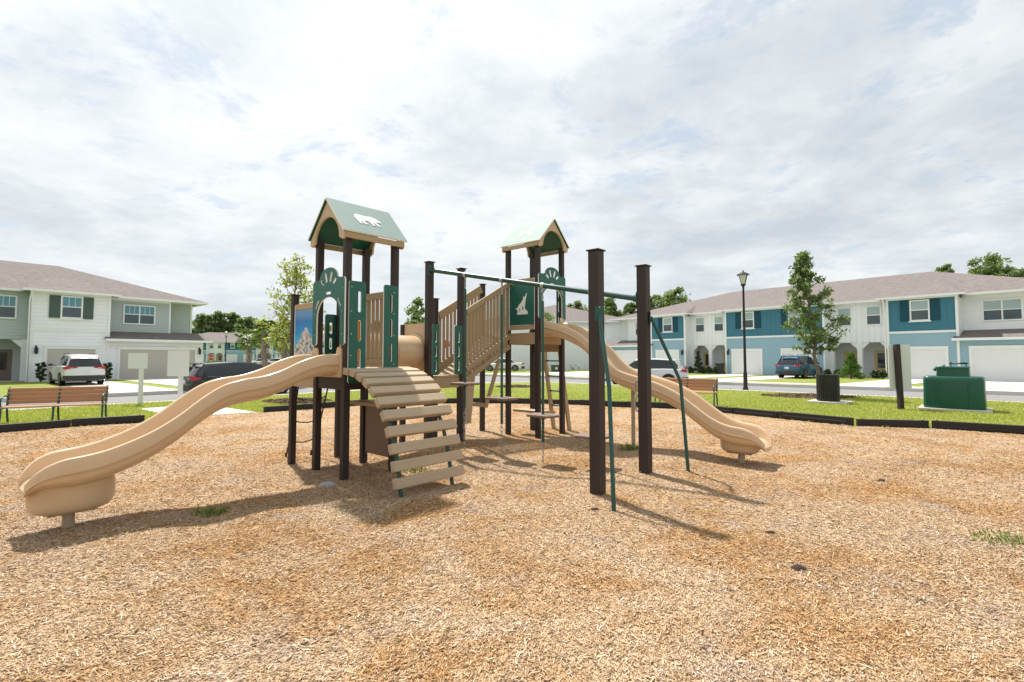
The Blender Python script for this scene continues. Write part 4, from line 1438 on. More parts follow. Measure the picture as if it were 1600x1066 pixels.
        q = MB().loft([[V((hl * .96, s * hw * .45, belt - .36)), V((hl * .95, s * hw * .45, belt - .27)), V((hl * .9, s * hw * .45, belt - .27)), V((hl * .9, s * hw * .45, belt - .36))],
                       [V((hl * .86, s * hw * .93, belt - .32)), V((hl * .84, s * hw * .90, belt - .21)), V((hl * .8, s * hw * .8, belt - .22)), V((hl * .8, s * hw * .8, belt - .32))]])
        build('headlight', q, M['whitelens'], t)
        q = MB().lathe((0, 0, 0), [(.02, -.06), (.085, -.05), (.095, .02), (.05, .05)], 10, 0, .8, 1.2)
        mm = MB().add([(hl * .36 + v_[2], s * (hw + .10) + v_[1], belt + .06 + v_[0]) for v_ in q.v], q.f)
        mm.tube([(hl * .36, s * (hw * .85), belt + .0), (hl * .36, s * (hw + .06), belt + .05)], .02, 6)
        build('mirror', mm, M['darktrim'], t, smooth=40)
        hd = MB()
        for x in (-hl * .28, hl * .14):
            hd.box((x, s * hw * .995, belt * .86), (.16, .02, .022))
        build('door_handle', hd, paint, t)
    q = MB().box((-hl - .004, 0, belt * .735), (.02, .31, .155))
    build('number_plate', q, M['plate'] if cat != 'white car' else M['plate'], t)
    if not sedan:
        q = MB().loft([[V((-hl + .50, s * hw * .62, H - .05)) for s in (-1, 1)] + [V((-hl + .50, s * hw * .62, H - .015)) for s in (1, -1)],
                       [V((-hl + .32, s * hw * .60, H - .075)) for s in (-1, 1)] + [V((-hl + .32, s * hw * .60, H - .05)) for s in (1, -1)]])
        build('spoiler', q, paint, roof)
    return t
P_white = mat('white_car_paint', (.66, .67, .68), .28, .03, 3, coat=.6, fine=.02)
P_dark = mat('dark_grey_car_paint', (.016, .019, .025), .25, .1, 3, coat=.8, fine=.02)
P_blue = mat('blue_car_paint', (.012, .085, .16), .25, .1, 3, coat=.8, fine=.02)
def place_car(rear, h, L): return (rear[0] + h[0] * L / 2, rear[1] + h[1] * L / 2), math.atan2(h[1], h[0])
ra, rb = ground_at(104, 603), ground_at(160, 601)
h = V((-.76, .65, 0)).normalized()
loc, rz = place_car((-24.0, 28.9), h, 4.9)
make_car('parked_suv', 'white sport utility car parked before the single garage of the green and white house', 'car', loc, rz, P_white, 4.95, 1.93, 1.74, z=.006)
h = V((.66, .75, 0)).normalized()
loc, rz = place_car((-14.0, 21.9), h, 4.65)
make_car('parked_suv', 'dark grey sport utility car on the left street behind the near slide', 'car', loc, rz, P_dark, 4.6, 1.84, 1.52, rails=False)
h = V((-.93, .36, 0)).normalized()
loc, rz = place_car((10.5, 31.0), h, 4.75)
make_car('parked_suv', 'white sport utility car on the right road behind the long slide', 'car', loc, rz, P_white, 4.95, 1.93, 1.66, rails=False)
h = V((.78, .626, 0)).normalized()
loc, rz = place_car((20.5, 38.3), h, 4.6)
make_car('parked_suv', 'blue sport utility car parked before the garage of the teal house', 'car', loc, rz, P_blue, 4.6, 1.82, 1.70, z=.006)
make_car('parked_sedan', 'white saloon car seen under the rear tower in the distance', 'car', (-1.0, 58.5), PI - .05, P_white, 4.8, 1.83, 1.46, 'sedan', z=0)
for px, lb in ((412, 'far white car left of the thick palm trunk'), (433, 'far white car right of the thick palm trunk')):
    q = at_depth(px, 571, 95)
    make_car('parked_sedan', lb, 'car', (q.x, q.y), .3, P_white, 4.6, 1.8, 1.5, 'sedan', z=-.1)
# ================================================================== TOWNHOUSES
def shingle_mat(name, col):
    m, nt, b = new_mat(name)
    v = obj_xyz(nt)
    sx = nt.nodes.new('ShaderNodeSeparateXYZ'); nt.links.new(v, sx.inputs[0])
    cb = nt.nodes.new('ShaderNodeCombineXYZ')
    nt.links.new(math_n(nt, 'MULTIPLY', sx.outputs[0], 3.2), cb.inputs[0])
    nt.links.new(math_n(nt, 'MULTIPLY', sx.outputs[1], 3.2), cb.inputs[1])
    nt.links.new(math_n(nt, 'FLOOR', math_n(nt, 'MULTIPLY', sx.outputs[2], 18)), cb.inputs[2])
    n1 = noise(nt, cb.outputs[0], 1.0, 2, .6)
    n2 = noise(nt, v, .35, 4)
    n3 = noise(nt, v, 22, 3)
    c = ramp(nt, n1, [(.3, sc(col, .68)), (.5, col), (.7, sc(col, 1.32))])
    c = mix_col(nt, math_n(nt, 'MULTIPLY', n2, .5), c, sc(col, .85))
    c = mix_col(nt, math_n(nt, 'MULTIPLY', n3, .3), c, sc(col, .6))
    nt.links.new(c, b.inputs['Base Color'])
    b.inputs['Roughness'].default_value = .92
    b.inputs['Specular IOR Level'].default_value = .15
    bump(nt, b, math_n(nt, 'FRACT', math_n(nt, 'MULTIPLY', sx.outputs[2], 18)), .5, .02)
    return m
M['shingle'] = shingle_mat('roof_shingles', (.195, .17, .16))
M['trim'] = mat('white_trim', (.79, .80, .81), .5, .04, 2)
M['siding_white'] = siding('white_lap_siding', (.81, .83, .86), .2)
M['batten_white'] = siding('white_batten_siding', (.81, .83, .86), .4, True)
M['siding_blue'] = siding('light_blue_lap_siding', (.275, .43, .52), .2)
M['batten_teal'] = siding('teal_batten_siding', (.048, .175, .25), .4, True)
M['shutter_teal'] = siding('dark_teal_shutter', (.006, .062, .098), .12, True)
M['siding_sage'] = siding('sage_lap_siding', (.44, .505, .50), .2)
M['shingle_white'] = siding('white_shake_siding', (.80, .815, .83), .25)
M['shutter_sage'] = siding('dark_sage_shutter', (.075, .115, .105), .12, True)
M['garage_white'] = mat('white_garage_door', (.74, .75, .77), .45, .03, 2)
M['garage_taupe'] = mat('taupe_garage_door', (.48, .45, .40), .45, .03, 2)
M['door_yellow'] = mat('yellow_door_paint', (.55, .42, .19), .45, .05, 3)
M['door_taupe'] = mat('brown_door_paint', (.20, .16, .13), .45, .05, 3)
M['blind'] = mat('window_blind', (.34, .43, .45), .35, .08, 2)
M['blind_blue'] = mat('tinted_upper_pane', (.09, .26, .34), .12, .2, 1.2, spec=.6)
M['winglass'] = mat('window_glass', (.06, .085, .10), .08, .4, 1.1, spec=.6)
M['porch'] = mat('porch_wall', (.60, .62, .64), .6, .04, 2)
M['lanternblack'] = M['black']

PAL_BLUE = dict(low='siding_blue', up='batten_teal', shut='shutter_teal', side='batten_white', wing='siding_white', wlow='siding_blue', gar='garage_white', door='door_yellow', blind='blind')
PAL_SAGE = dict(low='siding_white', up='shingle_white', shut='shutter_sage', side='siding_sage', wing='siding_sage', wlow='siding_white', gar='garage_taupe', door='door_taupe', blind='blind_blue')

class Boards(list):
    def bb(s, *a): s.append(MB().bb(*a))

def townhouse_row(name, label, origin, rz, P, depth=17.0, ridge=8.85, simple=False):
    t = thing(name, label, 'townhouse', origin, rz)
    tr = M['trim']
    H1, H2 = 3.32, 6.0
    def pbuild(nm, mb, m, par=None, **k): return build(nm, mb, m, par or t, **k)
    # main body behind the bays
    pbuild('wall', MB().bb(-18.6, 18.6, 2.62, depth - .4, -.1, H2), M[P['side']])
    for s in (-1, 1):
        xa, xb = sorted((s * 4.2, s * 8.55))
        pbuild('upper_wall', MB().bb(xa, xb, 1.0, 2.7, 2.75, H2 - .01), M[P['side']])
        pbuild('porch_wall', MB().bb(xa, xb, 2.45, 2.66, -.1, 2.8), M['porch'])
    # bays: centre bay and the two single-garage bays
    bays = [(-4.25, 4.25), (8.5, 12.6), (-12.6, -8.5)]
    for a, b in bays:
        lw, uw, bt = MB(), MB(), Boards()
        lw.bb(a, b, 0, 2.7, -.1, H1)
        uw.bb(a + .02, b - .02, .02, 2.7, H1 + .12, H2 - .02)
        bt.bb(a - .03, b + .03, -.035, 1.0, H1, H1 + .16)
        for x in (a, b):
            s = 1 if x == a else -1
            bt.bb(x - .02 if s == 1 else x - .13, x + .13 if s == 1 else x + .02, -.03, .12, H1 + .16, H2 - .20)
            bt.bb(x - .02 if s == 1 else x - .13, x + .13 if s == 1 else x + .02, -.025, .12, -.1, H1)
        bt.bb(a - .02, b + .02, -.028, .5, H2 - .22, H2 - .0)
        lo_ = pbuild('lower_wall', lw, M[P['low']])
        bw = pbuild('bay_wall', uw, M[P['up']])
        for q in bt: pbuild('trim_board', q, tr, bw)
        for x, s in ((a, -1), (b, 1)):                    # white return walls
            pbuild('return_wall', MB().bb(x - .015 if s < 0 else x + .003, x - .003 if s < 0 else x + .015, .10, 2.5, -.1, H2 - .25), M[P['side']], bw)
    # wings with the double garages
    for s in (-1, 1):
        wl, wu, bt = MB(), MB(), Boards()
        xa, xb = sorted((s * 12.605, s * 18.6)); wl.bb(xa, xb, .03, 2.75, -.1, 2.86)
        xa, xb = sorted((s * 12.605, s * 16.7)); wu.bb(xa, xb, 1.35, 2.75, 2.8, H2 - .012)
        for x in (s * 16.7, s * 12.70): bt.bb(min(x, x - s * .12), max(x, x - s * .12), 1.325, 1.45, 3.3, H2 - .2)
        xa, xb = sorted((s * 12.605, s * 16.7)); bt.bb(xa, xb, 1.33, 1.45, H2 - .24, H2 - .03)
        x = s * 18.6; bt.bb(min(x, x - s * .12) - .01, max(x, x - s * .12) + .01, .005, .14, -.1, 2.7)
        bt.bb(min(x, x - s * .12) - .01, max(x, x - s * .12) + .01, 2.58, 2.72, 2.9, H2 - .1)
        pbuild('lower_wall', wl, M[P['wlow']])
        ww = pbuild('wing_wall', wu, M[P['wing']])
        for q in bt: pbuild('trim_board', q, tr, ww)
    # ---- roofs
    x0, x1, y0, y1 = -19.05, 19.05, .62, depth
    ze = H2 + .02
    d = (y1 - y0) / 2
    rf = MB()
    vs = [(x0, y0, ze), (x1, y0, ze), (x1, y1, ze), (x0, y1, ze), (x0 + d * .98, y0 + d, ridge), (x1 - d * .98, y0 + d, ridge)]
    vs += [(p[0], p[1], ze - .05) for p in vs[:4]]
    rf.add(vs, [(0, 1, 5, 4), (1, 2, 5), (2, 3, 4, 5), (3, 0, 4), (0, 6, 7, 1), (1, 7, 8, 2), (2, 8, 9, 3), (3, 9, 6, 0), (6, 9, 8, 7)])
    slope = (ridge - ze) / d
    for a, b in bays:
        yb = 4.6
        zb = ze + (yb - y0) * slope + .02
        k = 1.5
        rf.add([(a - .42, -.42, ze + .004), (b + .42, -.42, ze + .004), (b + .42, .9, ze + .05), (a - .42, .9, ze + .05), (a + k, yb, zb), (b - k, yb, zb), (a - .42, -.42, ze - .05), (b + .42, -.42, ze - .05)],
               [(0, 1, 5, 4), (1, 2, 5), (0, 4, 3), (0, 6, 7, 1)])
    roof = pbuild('roof', rf, M['shingle'])
    for s in (-1, 1):
        xa, xb = sorted((s * 12.35, s * 19.0))
        w = MB().add([(xa, -.42, 2.90), (xb, -.42, 2.90), (xb, 1.50, 3.52), (xa, 1.50, 3.52), (xa, -.42, 2.86), (xb, -.42, 2.86), (xb, 1.5, 2.86), (xa, 1.5, 2.86)],
                     [(0, 1, 2, 3), (0, 4, 5, 1), (1, 5, 6, 2), (3, 7, 4, 0), (4, 7, 6, 5)])
        xe = s * 16.72
        pbuild('garage_roof', w, M['shingle'])
    # gutters and fascias
    g = MB()
    gz0, gz1 = ze - .16, ze - .01
    segs = [(-19.1, -12.9), (12.9, 19.1), (4.7, 8.1), (-8.1, -4.7)]
    for a, b in segs: g.bb(a, b, y0 - .10, y0 + .02, gz0, gz1)
    for a, b in bays:
        g.bb(a - .5, b + .5, -.53, -.42, gz0, gz1)
        for x in (a - .50, b + .39): g.bb(x, x + .11, -.42, .66, gz0 - .001, gz1 - .001)
    for s in (-1, 1):
        xa, xb = sorted((s * 12.3, s * 19.08)); g.bb(xa, xb, -.53, -.425, 2.72, 2.885)
        xa, xb = sorted((s * 19.06, s * 19.14)); g.bb(xa, xb, y0 + .03, y1, gz0, gz1)
        # soffits
        xa, xb = sorted((s * 12.32, s * 19.0)); g.bb(xa, xb, -.42, .04, 2.80, 2.84)
    for a, b in bays: g.bb(a - .42, b + .42, -.42, .1, ze - .10, ze - .06)
    for a, b in segs: g.bb(a, b, y0 + .0, 2.6, ze - .10, ze - .06)
    g.bb(x0, x1, y1 - .02, y1 + .08, gz0, gz1)
    pbuild('gutter', g, tr, roof)
    # downpipes
    for x in (-8.42, 8.42):
        s = 1 if x > 0 else -1
        dp = MB().tube([(x + s * .0, -.46, ze - .15), (x, -.40, ze - .35), (x - s * .03, -.10, ze - .7), (x - s * .03, -.08, 0)], .045, 6)
        pbuild('downpipe', dp, tr, roof, smooth=50)
    # ---- openings
    def window(xc, yf, z0, z1, w, shutters=0, double=False, sill=True):
        fr = MB()
        tk, y = .09, yf
        fr.bb(xc - w / 2 - tk, xc + w / 2 + tk, y - .05, y + .05, z1, z1 + tk)
        fr.bb(xc - w / 2 - tk, xc + w / 2 + tk, y - .05, y + .05, z0 - tk, z0)
        for x in (xc - w / 2 - tk, xc + w / 2): fr.bb(x, x + tk, y - .05, y + .05, z0, z1)
        zm = z0 + (z1 - z0) * .52
        cols = [(xc - w / 2, xc + w / 2)] if not double else [(xc - w / 2, xc - .04), (xc + .04, xc + w / 2)]
        if double: fr.bb(xc - .04, xc + .04, y - .045, y + .05, z0, z1)
        for a, b in cols: fr.bb(a, b, y - .035, y + .05, zm - .03, zm + .03)
        f = pbuild('window', fr, tr)
        lo, upn = MB(), MB()
        for a, b in cols:
            lo.bb(a, b, y - .012, y + .02, z0, zm - .03)
            upn.bb(a, b, y - .022, y + .02, zm + .03, z1)
        pbuild('pane', lo, M['winglass'], f)
        pbuild('upper_pane', upn, M[P['blind']], f)
        if P is PAL_SAGE:
            gb = MB()
            for a, b in cols:
                for k in (1, 2): gb.bb(a + (b - a) * k / 3 - .012, a + (b - a) * k / 3 + .012, y - .034, y - .02, zm + .03, z1)
            pbuild('glazing_bar', gb, tr, f)
        if sill: pbuild('sill', MB().bb(xc - w / 2 - .16, xc + w / 2 + .16, y - .10, y + .03, z0 - tk - .07, z0 - tk + .002), tr, f)
        if shutters:
            for s in (-1, 1):
                x = xc + s * (w / 2 + tk + .29)
                pbuild('shutter', MB().bb(x - .28, x + .28, y - .055, y + .02, z0 - .08, z1 + .08), M[P['shut']])
    for xc in (-2.05, 2.05): window(xc, -.0, 4.28, 5.62, .98, 1)
    for xc in (-10.5, 10.5): window(xc, 0, 4.28, 5.62, .98, 1)
    for xc in (-7.4, -5.4, 5.4, 7.4): window(xc, .98, 4.15, 5.5, .86, 0, sill=False)
    for xc in (-14.65, 14.65): window(xc, 1.33, 4.12, 5.42, 1.85, 0, True, sill=False)
    def garage(x0, x1, yf, h=2.14):
        dr = MB()
        n = 4
        for k in range(n):
            dr.bb(x0, x1, yf - .012, yf + .03, h * k / n + .012, h * (k + 1) / n - .012)
        dr.bb(x0, x1, yf - .002, yf + .03, 0, h)
        dd = pbuild('garage_door', dr, M[P['gar']])
        f = MB()
        f.bb(x0 - .16, x0, yf - .05, yf + .05, -.02, h + .17); f.bb(x1, x1 + .16, yf - .05, yf + .05, -.02, h + .17)
        f.bb(x0, x1, yf - .05, yf + .05, h, h + .17); f.bb(x0 - .22, x1 + .22, yf - .07, yf + .05, h + .171, h + .22)
        pbuild('door_frame', f, tr, dd)
    for s in (-1, 1):
        a, b = sorted((s * .95, s * 3.5)); garage(a, b, -.002)
        a, b = sorted((s * 9.35, s * 11.85)); garage(a, b, -.002)
        a, b = sorted((s * 13.25, s * 18.05)); garage(a, b, .028)
    # wall lamps
    for x, yf in ((-3.95, 0), (3.95, 0), (-8.8, 0), (8.8, 0), (18.35, .03), (-18.35, .03)):
        lm = MB()
        lm.bb(x - .05, x + .05, yf - .05, yf - .0, 2.15, 2.35)
        lm.lathe((x, yf - .15, 2.0), [(.05, -.2), (.09, -.16), (.10, .12), (.12, .14), (.04, .24)], 8)
        pbuild('wall_lamp', lm, M['black'], smooth=40)
    # porches
    for s in (-1, 1):
        xa, xb = sorted((s * 4.25, s * 8.5))
        po = [pbuild('porch_post', MB().bb(x - .17, x + .17, 1.0, 1.34, -.1, 2.76), tr) for x in (xa + .12, (xa + xb) / 2, xb - .12)]
        for ki, (x, sd) in enumerate( ((xa + .29, 1), ((xa + xb) / 2 - .17, -1), ((xa + xb) / 2 + .17, 1), (xb - .29, -1))):
            br = MB().add([(x, 1.06, 2.74), (x + sd * .5, 1.06, 2.74), (x + sd * .38, 1.06, 2.74), (x, 1.06, 2.22), (x, 1.06, 2.36),
                    (x, 1.2, 2.74), (x + sd * .5, 1.2, 2.74), (x, 1.2, 2.22)], [(0, 1, 3), (5, 7, 6), (1, 6, 7, 3)])
            pbuild('porch_bracket', br, tr, po[(0, 1, 1, 2)[ki]])
        for xc in ((xa + (xa + xb) / 2) / 2, (xb + (xa + xb) / 2) / 2):
            d_ = pbuild('door', MB().bb(xc - .5, xc + .5, 2.39, 2.46, 0, 2.1), M[P['door']])
            pbuild('pane', MB().bb(xc - .27, xc + .27, 2.375, 2.40, .75, 1.9), M['darkglass'], d_)
            pbuild('handle', MB().box((xc - .42, 2.37, 1.0), (.04, .06, .14)), M['steel'], d_)
        pbuild('porch_floor', MB().bb(xa, xb, .8, 2.5, -.05, .05), M['concrete'])
    return t
aL = math.atan2(.766, .643)
aR = math.atan2(-.78, .626)
OL, OR = V((-36.54, 26.49, 0)), V((22.75, 44.9, 0))
townhouse_row('townhouse_row', 'white and sage green townhouse row with taupe garage doors on the left', OL, aL, PAL_SAGE)
rowR = townhouse_row('townhouse_row', 'white and teal townhouse row with white garage doors along the right road', OR, aR, PAL_BLUE, depth=21.0, ridge=9.1)
dup(rowR, (-3.6, 83.5, 0), math.radians(-96), 'white townhouse end wall with grey roof behind the rear tower')
dup(rowR, (-79.5, 150, 0), math.radians(27), 'distant white and teal townhouse row beyond the left street')
dup(rowR, (-43, 138, 0), math.radians(14), 'distant townhouse row half hidden behind the front tower')

# ---- driveways on the lots
def drive(orig, rz, x0, x1, y_near, flare=.6):
    X = V((math.cos(rz), math.sin(rz), 0)); Y = V((-math.sin(rz), math.cos(rz), 0))
    pts = [orig + X * x0 + Y * .1, orig + X * x1 + Y * .1, orig + X * x1 + Y * (y_near + 1.5), orig + X * (x1 + flare) + Y * y_near, orig + X * (x0 - flare) + Y * y_near, orig + X * x0 + Y * (y_near + 1.5)]
    return pts
DZ = [.004]
def drive_to(name, orig, rz, x0, x1, P0, D):
    X = V((math.cos(rz), math.sin(rz), 0)); Y = V((-math.sin(rz), math.cos(rz), 0))
    a, b = orig + X * x0, orig + X * x1
    qa, qb = isect(a, Y, P0, D), isect(b, Y, P0, D)
    DZ[0] += .0012
    poly_sheet(name, [(p.x, p.y) for p in (a + Y * .1, b + Y * .1, qb + X * .0, qb - Y * .12 + X * .7, qa - Y * .12 - X * .7, qa)], DZ[0] + .010, M['concrete'])
for x0, x1 in ((9.2, 12.0), (13.0, 18.3)): drive_to('driveway', OL, aL, x0, x1, LF0, LD)
for x0, x1 in ((-3.7, -.75), (.75, 3.7), (9.2, 12.0), (13.0, 18.3), (-12, -9.2), (-18.3, -13)): drive_to('driveway', OR, aR, x0, x1, RF0, RD)
poly_sheet('driveway', [(3, 47), (12, 41.5), (15, 45), (9, 52)], .02, M['concrete'])

# ---- street bits
def loc_of(orig, rz, x, y, z=0):
    X = V((math.cos(rz), math.sin(rz), 0)); Y = V((-math.sin(rz), math.cos(rz), 0))
    return orig + X * x + Y * y + V((0, 0, z))
def wheelie(label, p, rz):
    t = thing('wheeled_bin', label, 'wheeled bin', p, rz)
    mb = MB().loft([[V((x * w, y * d, z)) for x, y in ((-1, -1), (1, -1), (1, 1), (-1, 1))] for z, w, d in ((.08, .22, .24), (.95, .29, .33))])
    build('bin_body', mb, M['darktrim'], t, bevel=.02)
    build('lid', MB().box((0, -.02, .99), (.62, .72, .07)), M['darktrim'], t, bevel=.02)
    w = MB()
    for s in (-1, 1): w.tube([(s * .24, .28, .1), (s * .30, .28, .1)], .1, 12)
    build('wheel', w, M['rubber'], t)
    return t
p = loc_of(OR, aR, 3.55, -1.5, .02)
wheelie('black wheeled bin between the blue car and the garage door', p, aR)
p = loc_of(OR, aR, -4.55, -.5, 0)
wheelie('small black wheeled bin beside the porch left of the garage', p, aR)
# stop sign seen through the bridge slats
q = at_depth(697, 538, 44)
t = thing('stop_sign', 'red octagonal stop sign seen through the bridge slats', 'sign', (q.x, q.y, 0), 0)
sz0 = q.z
oc = [(.38 * math.cos(PI / 8 + PI / 4 * k), .38 * math.sin(PI / 8 + PI / 4 * k)) for k in range(8)]
oc2 = [(x * .92, y * .92) for x, y in oc]
sb = build('sign_board', MB().prism(oc, [], (0, 0, q.z), V((1, 0, 0)), Z, .01), M['white'], t)
build('sign_face', MB().prism(oc2, [], (0, -.014, q.z), V((1, 0, 0)), Z, .004), M['stopred'], sb)
build('post', MB().bb(-.035, .035, .012, .06, -.1, q.z + .35), M['steel'], t)
def text_part(txt, size, loc, parent, m):
    cu = bpy.data.curves.new('lettering', 'FONT')
    cu.body = txt; cu.size = size; cu.align_x = 'CENTER'; cu.align_y = 'CENTER'; cu.extrude = .002
    o = bpy.data.objects.new('lettering', cu)
    COL.objects.link(o)
    o.parent = parent; o.location = loc; o.rotation_euler = (PI / 2, 0, 0)
    cu.materials.append(m)
    bpy.context.view_layer.update()
    me = bpy.data.meshes.new_from_object(o.evaluated_get(bpy.context.evaluated_depsgraph_get()))
    n = bpy.data.objects.new('lettering', me)
    COL.objects.link(n)
    n.parent = parent; n.location = loc; n.rotation_euler = (PI / 2, 0, 0)
    bpy.data.objects.remove(o)
    return n
text_part('STOP', .26, (0, -.021, q.z), sb, M['white'])
# second stop sign far left
q = at_depth(330, 559, 62)
t2 = copy_tree(t); t2.location = (q.x, q.y, q.z - sz0)
t2['label'] = 'small red stop sign far off beside the white house corner'
# utility cabinet
p = ground_at(868, 581)
t = thing('utility_cabinet', 'green utility cabinet on the lawn seen through the ladder', 'cabinet', (p.x, p.y, 0), .2)
build('cabinet_body', MB().bb(-.42, .42, -.35, .35, -.02, .66), M['cabinet'], t, bevel=.02)
build('lid', MB().bb(-.45, .45, -.38, .38, .661, .74), M['cabinet'], t, bevel=.02)
build('warning_label', MB().bb(-.12, .12, -.356, -.351, .25, .5), M['white'], t)
# ================================================================== TREES AND PLANTS
def leaf_quads(cent, n, rad, size, rng, flat=.0):
    """n folded leaf clumps gaussian-spread round the given centres -> verts, faces"""
    k = rng.integers(0, len(cent), n)
    off = rng.normal(0, 1, (n, 3))
    off /= np.linalg.norm(off, axis=1)[:, None]
    off *= (rng.random(n) ** .45)[:, None]
    c = cent[k, :3] + off * cent[k, 3:4] * rad * np.array([1, 1, .75])
    nrm = rng.normal(0, 1, (n, 3)) + np.array([0, 0, .5])
    nrm /= np.linalg.norm(nrm, axis=1)[:, None]
    a = np.cross(nrm, rng.normal(0, 1, (n, 3)))
    a /= np.linalg.norm(a, axis=1)[:, None]
    b = np.cross(nrm, a)
    s = size * rng.uniform(.55, 1.35, n)[:, None]
    v = np.stack([c - a * s, c - b * s * .42 + nrm * s * .1, c + a * s, c + b * s * .42 + nrm * s * .1], 1).reshape(-1, 3)
    f = np.arange(n * 4).reshape(-1, 4)
    return v, f

def limb(mb, p, q, r0, r1, rnd, n=5, wig=.06, seg=6):
    pts, rs = [], []
    L = (q - p).length
    for i in range(n + 1):
        f = i / n
        w = V((rnd.uniform(-1, 1), rnd.uniform(-1, 1), rnd.uniform(-.4, .6))) * (wig * L * math.sin(PI * f))
        pts.append(p.lerp(q, f) + w)
        rs.append(r0 + (r1 - r0) * f)
    mb.tube(pts, rs, seg)
    return pts

def make_tree(name, label, cat, loc, h, trunk_h, prof, R, nl, leaf, lm, bark, seed, nb=26, tr=.09, group=None, clump=.36, rise=.25, inner=.35, lean=(0, 0)):
    """prof(f) gives the crown radius factor for relative height f in 0..1 of the crown"""
    rnd, rng = random.Random(seed), np.random.default_rng(seed)
    t = thing(name, label, cat, loc, 0, group)
    mb = MB()
    top = V((lean[0], lean[1], h * .96))
    trunk = []
    n = 10
    for i in range(n + 1):
        f = i / n
        trunk.append(V((0, 0, -.05)).lerp(top, f) + V((rnd.uniform(-1, 1), rnd.uniform(-1, 1), 0)) * (.018 * h * math.sin(PI * f) ))
    mb.tube(trunk, [tr * (1.35 if i == 0 else 1) * (1 - .88 * i / n) + .006 for i in range(n + 1)], 9)
    def trunk_at(z):
        f = max(0, min(.999, (z + .05) / (top.z + .05))) * n
        i = int(f)
        return trunk[i].lerp(trunk[i + 1], f - i)
    cent = []
    ch = h - trunk_h
    for i in range(nb):
        f = (i + rnd.random()) / nb
        z = trunk_h + ch * f
        a = i * 2.399 + rnd.uniform(-.5, .5)
        r = R * prof(f) * rnd.uniform(.62, 1.12)
        zs = max(trunk_h * .72, z - r * rise * 1.8)
        p = trunk_at(min(zs, h * .9))
        q = V((trunk_at(min(z, h * .93)).x + math.cos(a) * r, trunk_at(min(z, h * .93)).y + math.sin(a) * r, z + r * rise * rnd.uniform(-.2, .6)))
        pts = limb(mb, p, q, max(.012, tr * .42 * (1 - f * .7)), .006, rnd, 5, .07)
        cs = R * clump * (.55 + .45 * prof(f))
        cent.append((*q, cs * rnd.uniform(.7, 1.1)))
        for g in range(2):
            m = pts[3 + g] if 3 + g < len(pts) else q
            off = V((rnd.uniform(-1, 1), rnd.uniform(-1, 1), rnd.uniform(-.5, .8))) * cs * .8
            e = m + off
            mb.tube([m, m.lerp(e, .5) + V((0, 0, .03)), e], [.010, .008, .004], 5)
            cent.append((*e, cs * rnd.uniform(.45, .8)))
        if rnd.random() < inner:
            cent.append((*p.lerp(q, .45), cs * .7))
    cent.append((top.x, top.y, h - R * .08, R * clump * .4))
    cent = np.array(cent)
    build('trunk', mb, bark, t, smooth=60)
    v, f = leaf_quads(cent, nl, 1.0, leaf, rng)
    o = raw_mesh('crown', v, f, lm, 4)
    o.parent = t
    return t
cone = lambda f: (1.0 - f) ** .72 * min(1, .45 + f * 3.2) + .05
oval = lambda f: math.sin(PI * (f * .88 + .08)) ** .7
dome = lambda f: math.sqrt(max(0.02, 1 - f ** 2.2)) * (.8 + .2 * min(1, f * 5))
loose = lambda f: (.55 + .45 * math.sin(PI * min(1, f * 1.25))) * (1 - f * .45)

# street tree with its mulch ring
p = ground_at(1284, 620)
make_tree('street_tree', 'slender green street tree behind the black litter bin', 'tree', (p.x, p.y, 0), 5.85, 1.95, cone, 1.13, 6200, .075, M['lf_street'], M['bark'], 5, 46, .085, clump=.30, lean=(-.62, 0), rise=.35)
def mulch_bed(label, c, rx, ry, rz=0, n=420):
    rnd = random.Random(int(c.x * 31 + c.y))
    mb = MB()
    rings = []
    for z, k in ((-.02, 1.0), (.035, .93), (.075, .6), (.085, .15)):
        rings.append([V((math.cos(a) * rx * k * (1 + .08 * math.sin(3 * a + c.x)), math.sin(a) * ry * k * (1 + .07 * math.sin(2 * a)), z)) for a in [2 * PI * j / 28 for j in range(28)]])
    mb.loft(rings)
    vs, fs = [], []
    for i in range(n):
        r, a = math.sqrt(rnd.random()) * 1.03, rnd.uniform(0, 2 * PI)
        q = V((math.cos(a) * rx * r, math.sin(a) * ry * r, .02 + .075 * (1 - r * r) + rnd.uniform(0, .03)))
        d = V((rnd.uniform(-1, 1), rnd.uniform(-1, 1), rnd.uniform(-.5, .5))).normalized() * rnd.uniform(.03, .07)
        e = d.cross(V((rnd.uniform(-.3, .3), rnd.uniform(-.3, .3), 1))).normalized() * rnd.uniform(.012, .03)
        mb.add([q - d, q + e, q + d, q - e + V((0, 0, .012))], [(0, 1, 2, 3)])
    o = build('mulch_bed', mb, M['mulchbed'])
    o.location = (c.x, c.y, 0); o.rotation_euler.z = rz
    tag(o, label, 'mulch bed')
    return o
mulch_bed('brown leaf litter ring round the foot of the street tree', V((p.x - .55, p.y - .1, 0)), 1.75, .95, -.3, 700)
# young yellow-green tree
p = ground_at(459, 628)
make_tree('young_tree', 'loose yellow green young tree behind the picture panel', 'tree', (p.x, p.y, 0), 5.05, 1.85, loose, 1.15, 2500, .072, M['lf_young'], M['bark'], 9, 40, .055, clump=.36, rise=.9)
mulch_bed('brown mulch ring seen between the front tower posts under the young tree', V((p.x + .1, p.y + .1, 0)), 1.25, .8)
mulch_bed('brown mulch ring on the lawn behind the rear tower', ground_at(806, 605), 1.1, .6)
# small tree in front of the far end wall
p = ground_at(855, 580)
make_tree('small_tree', 'small dark street tree in front of the white end wall', 'tree', (p.x, p.y, 0), 6.6, 2.6, oval, 1.7, 2200, .14, M['lf_street'], M['darkbark'], 31, 20, .09)

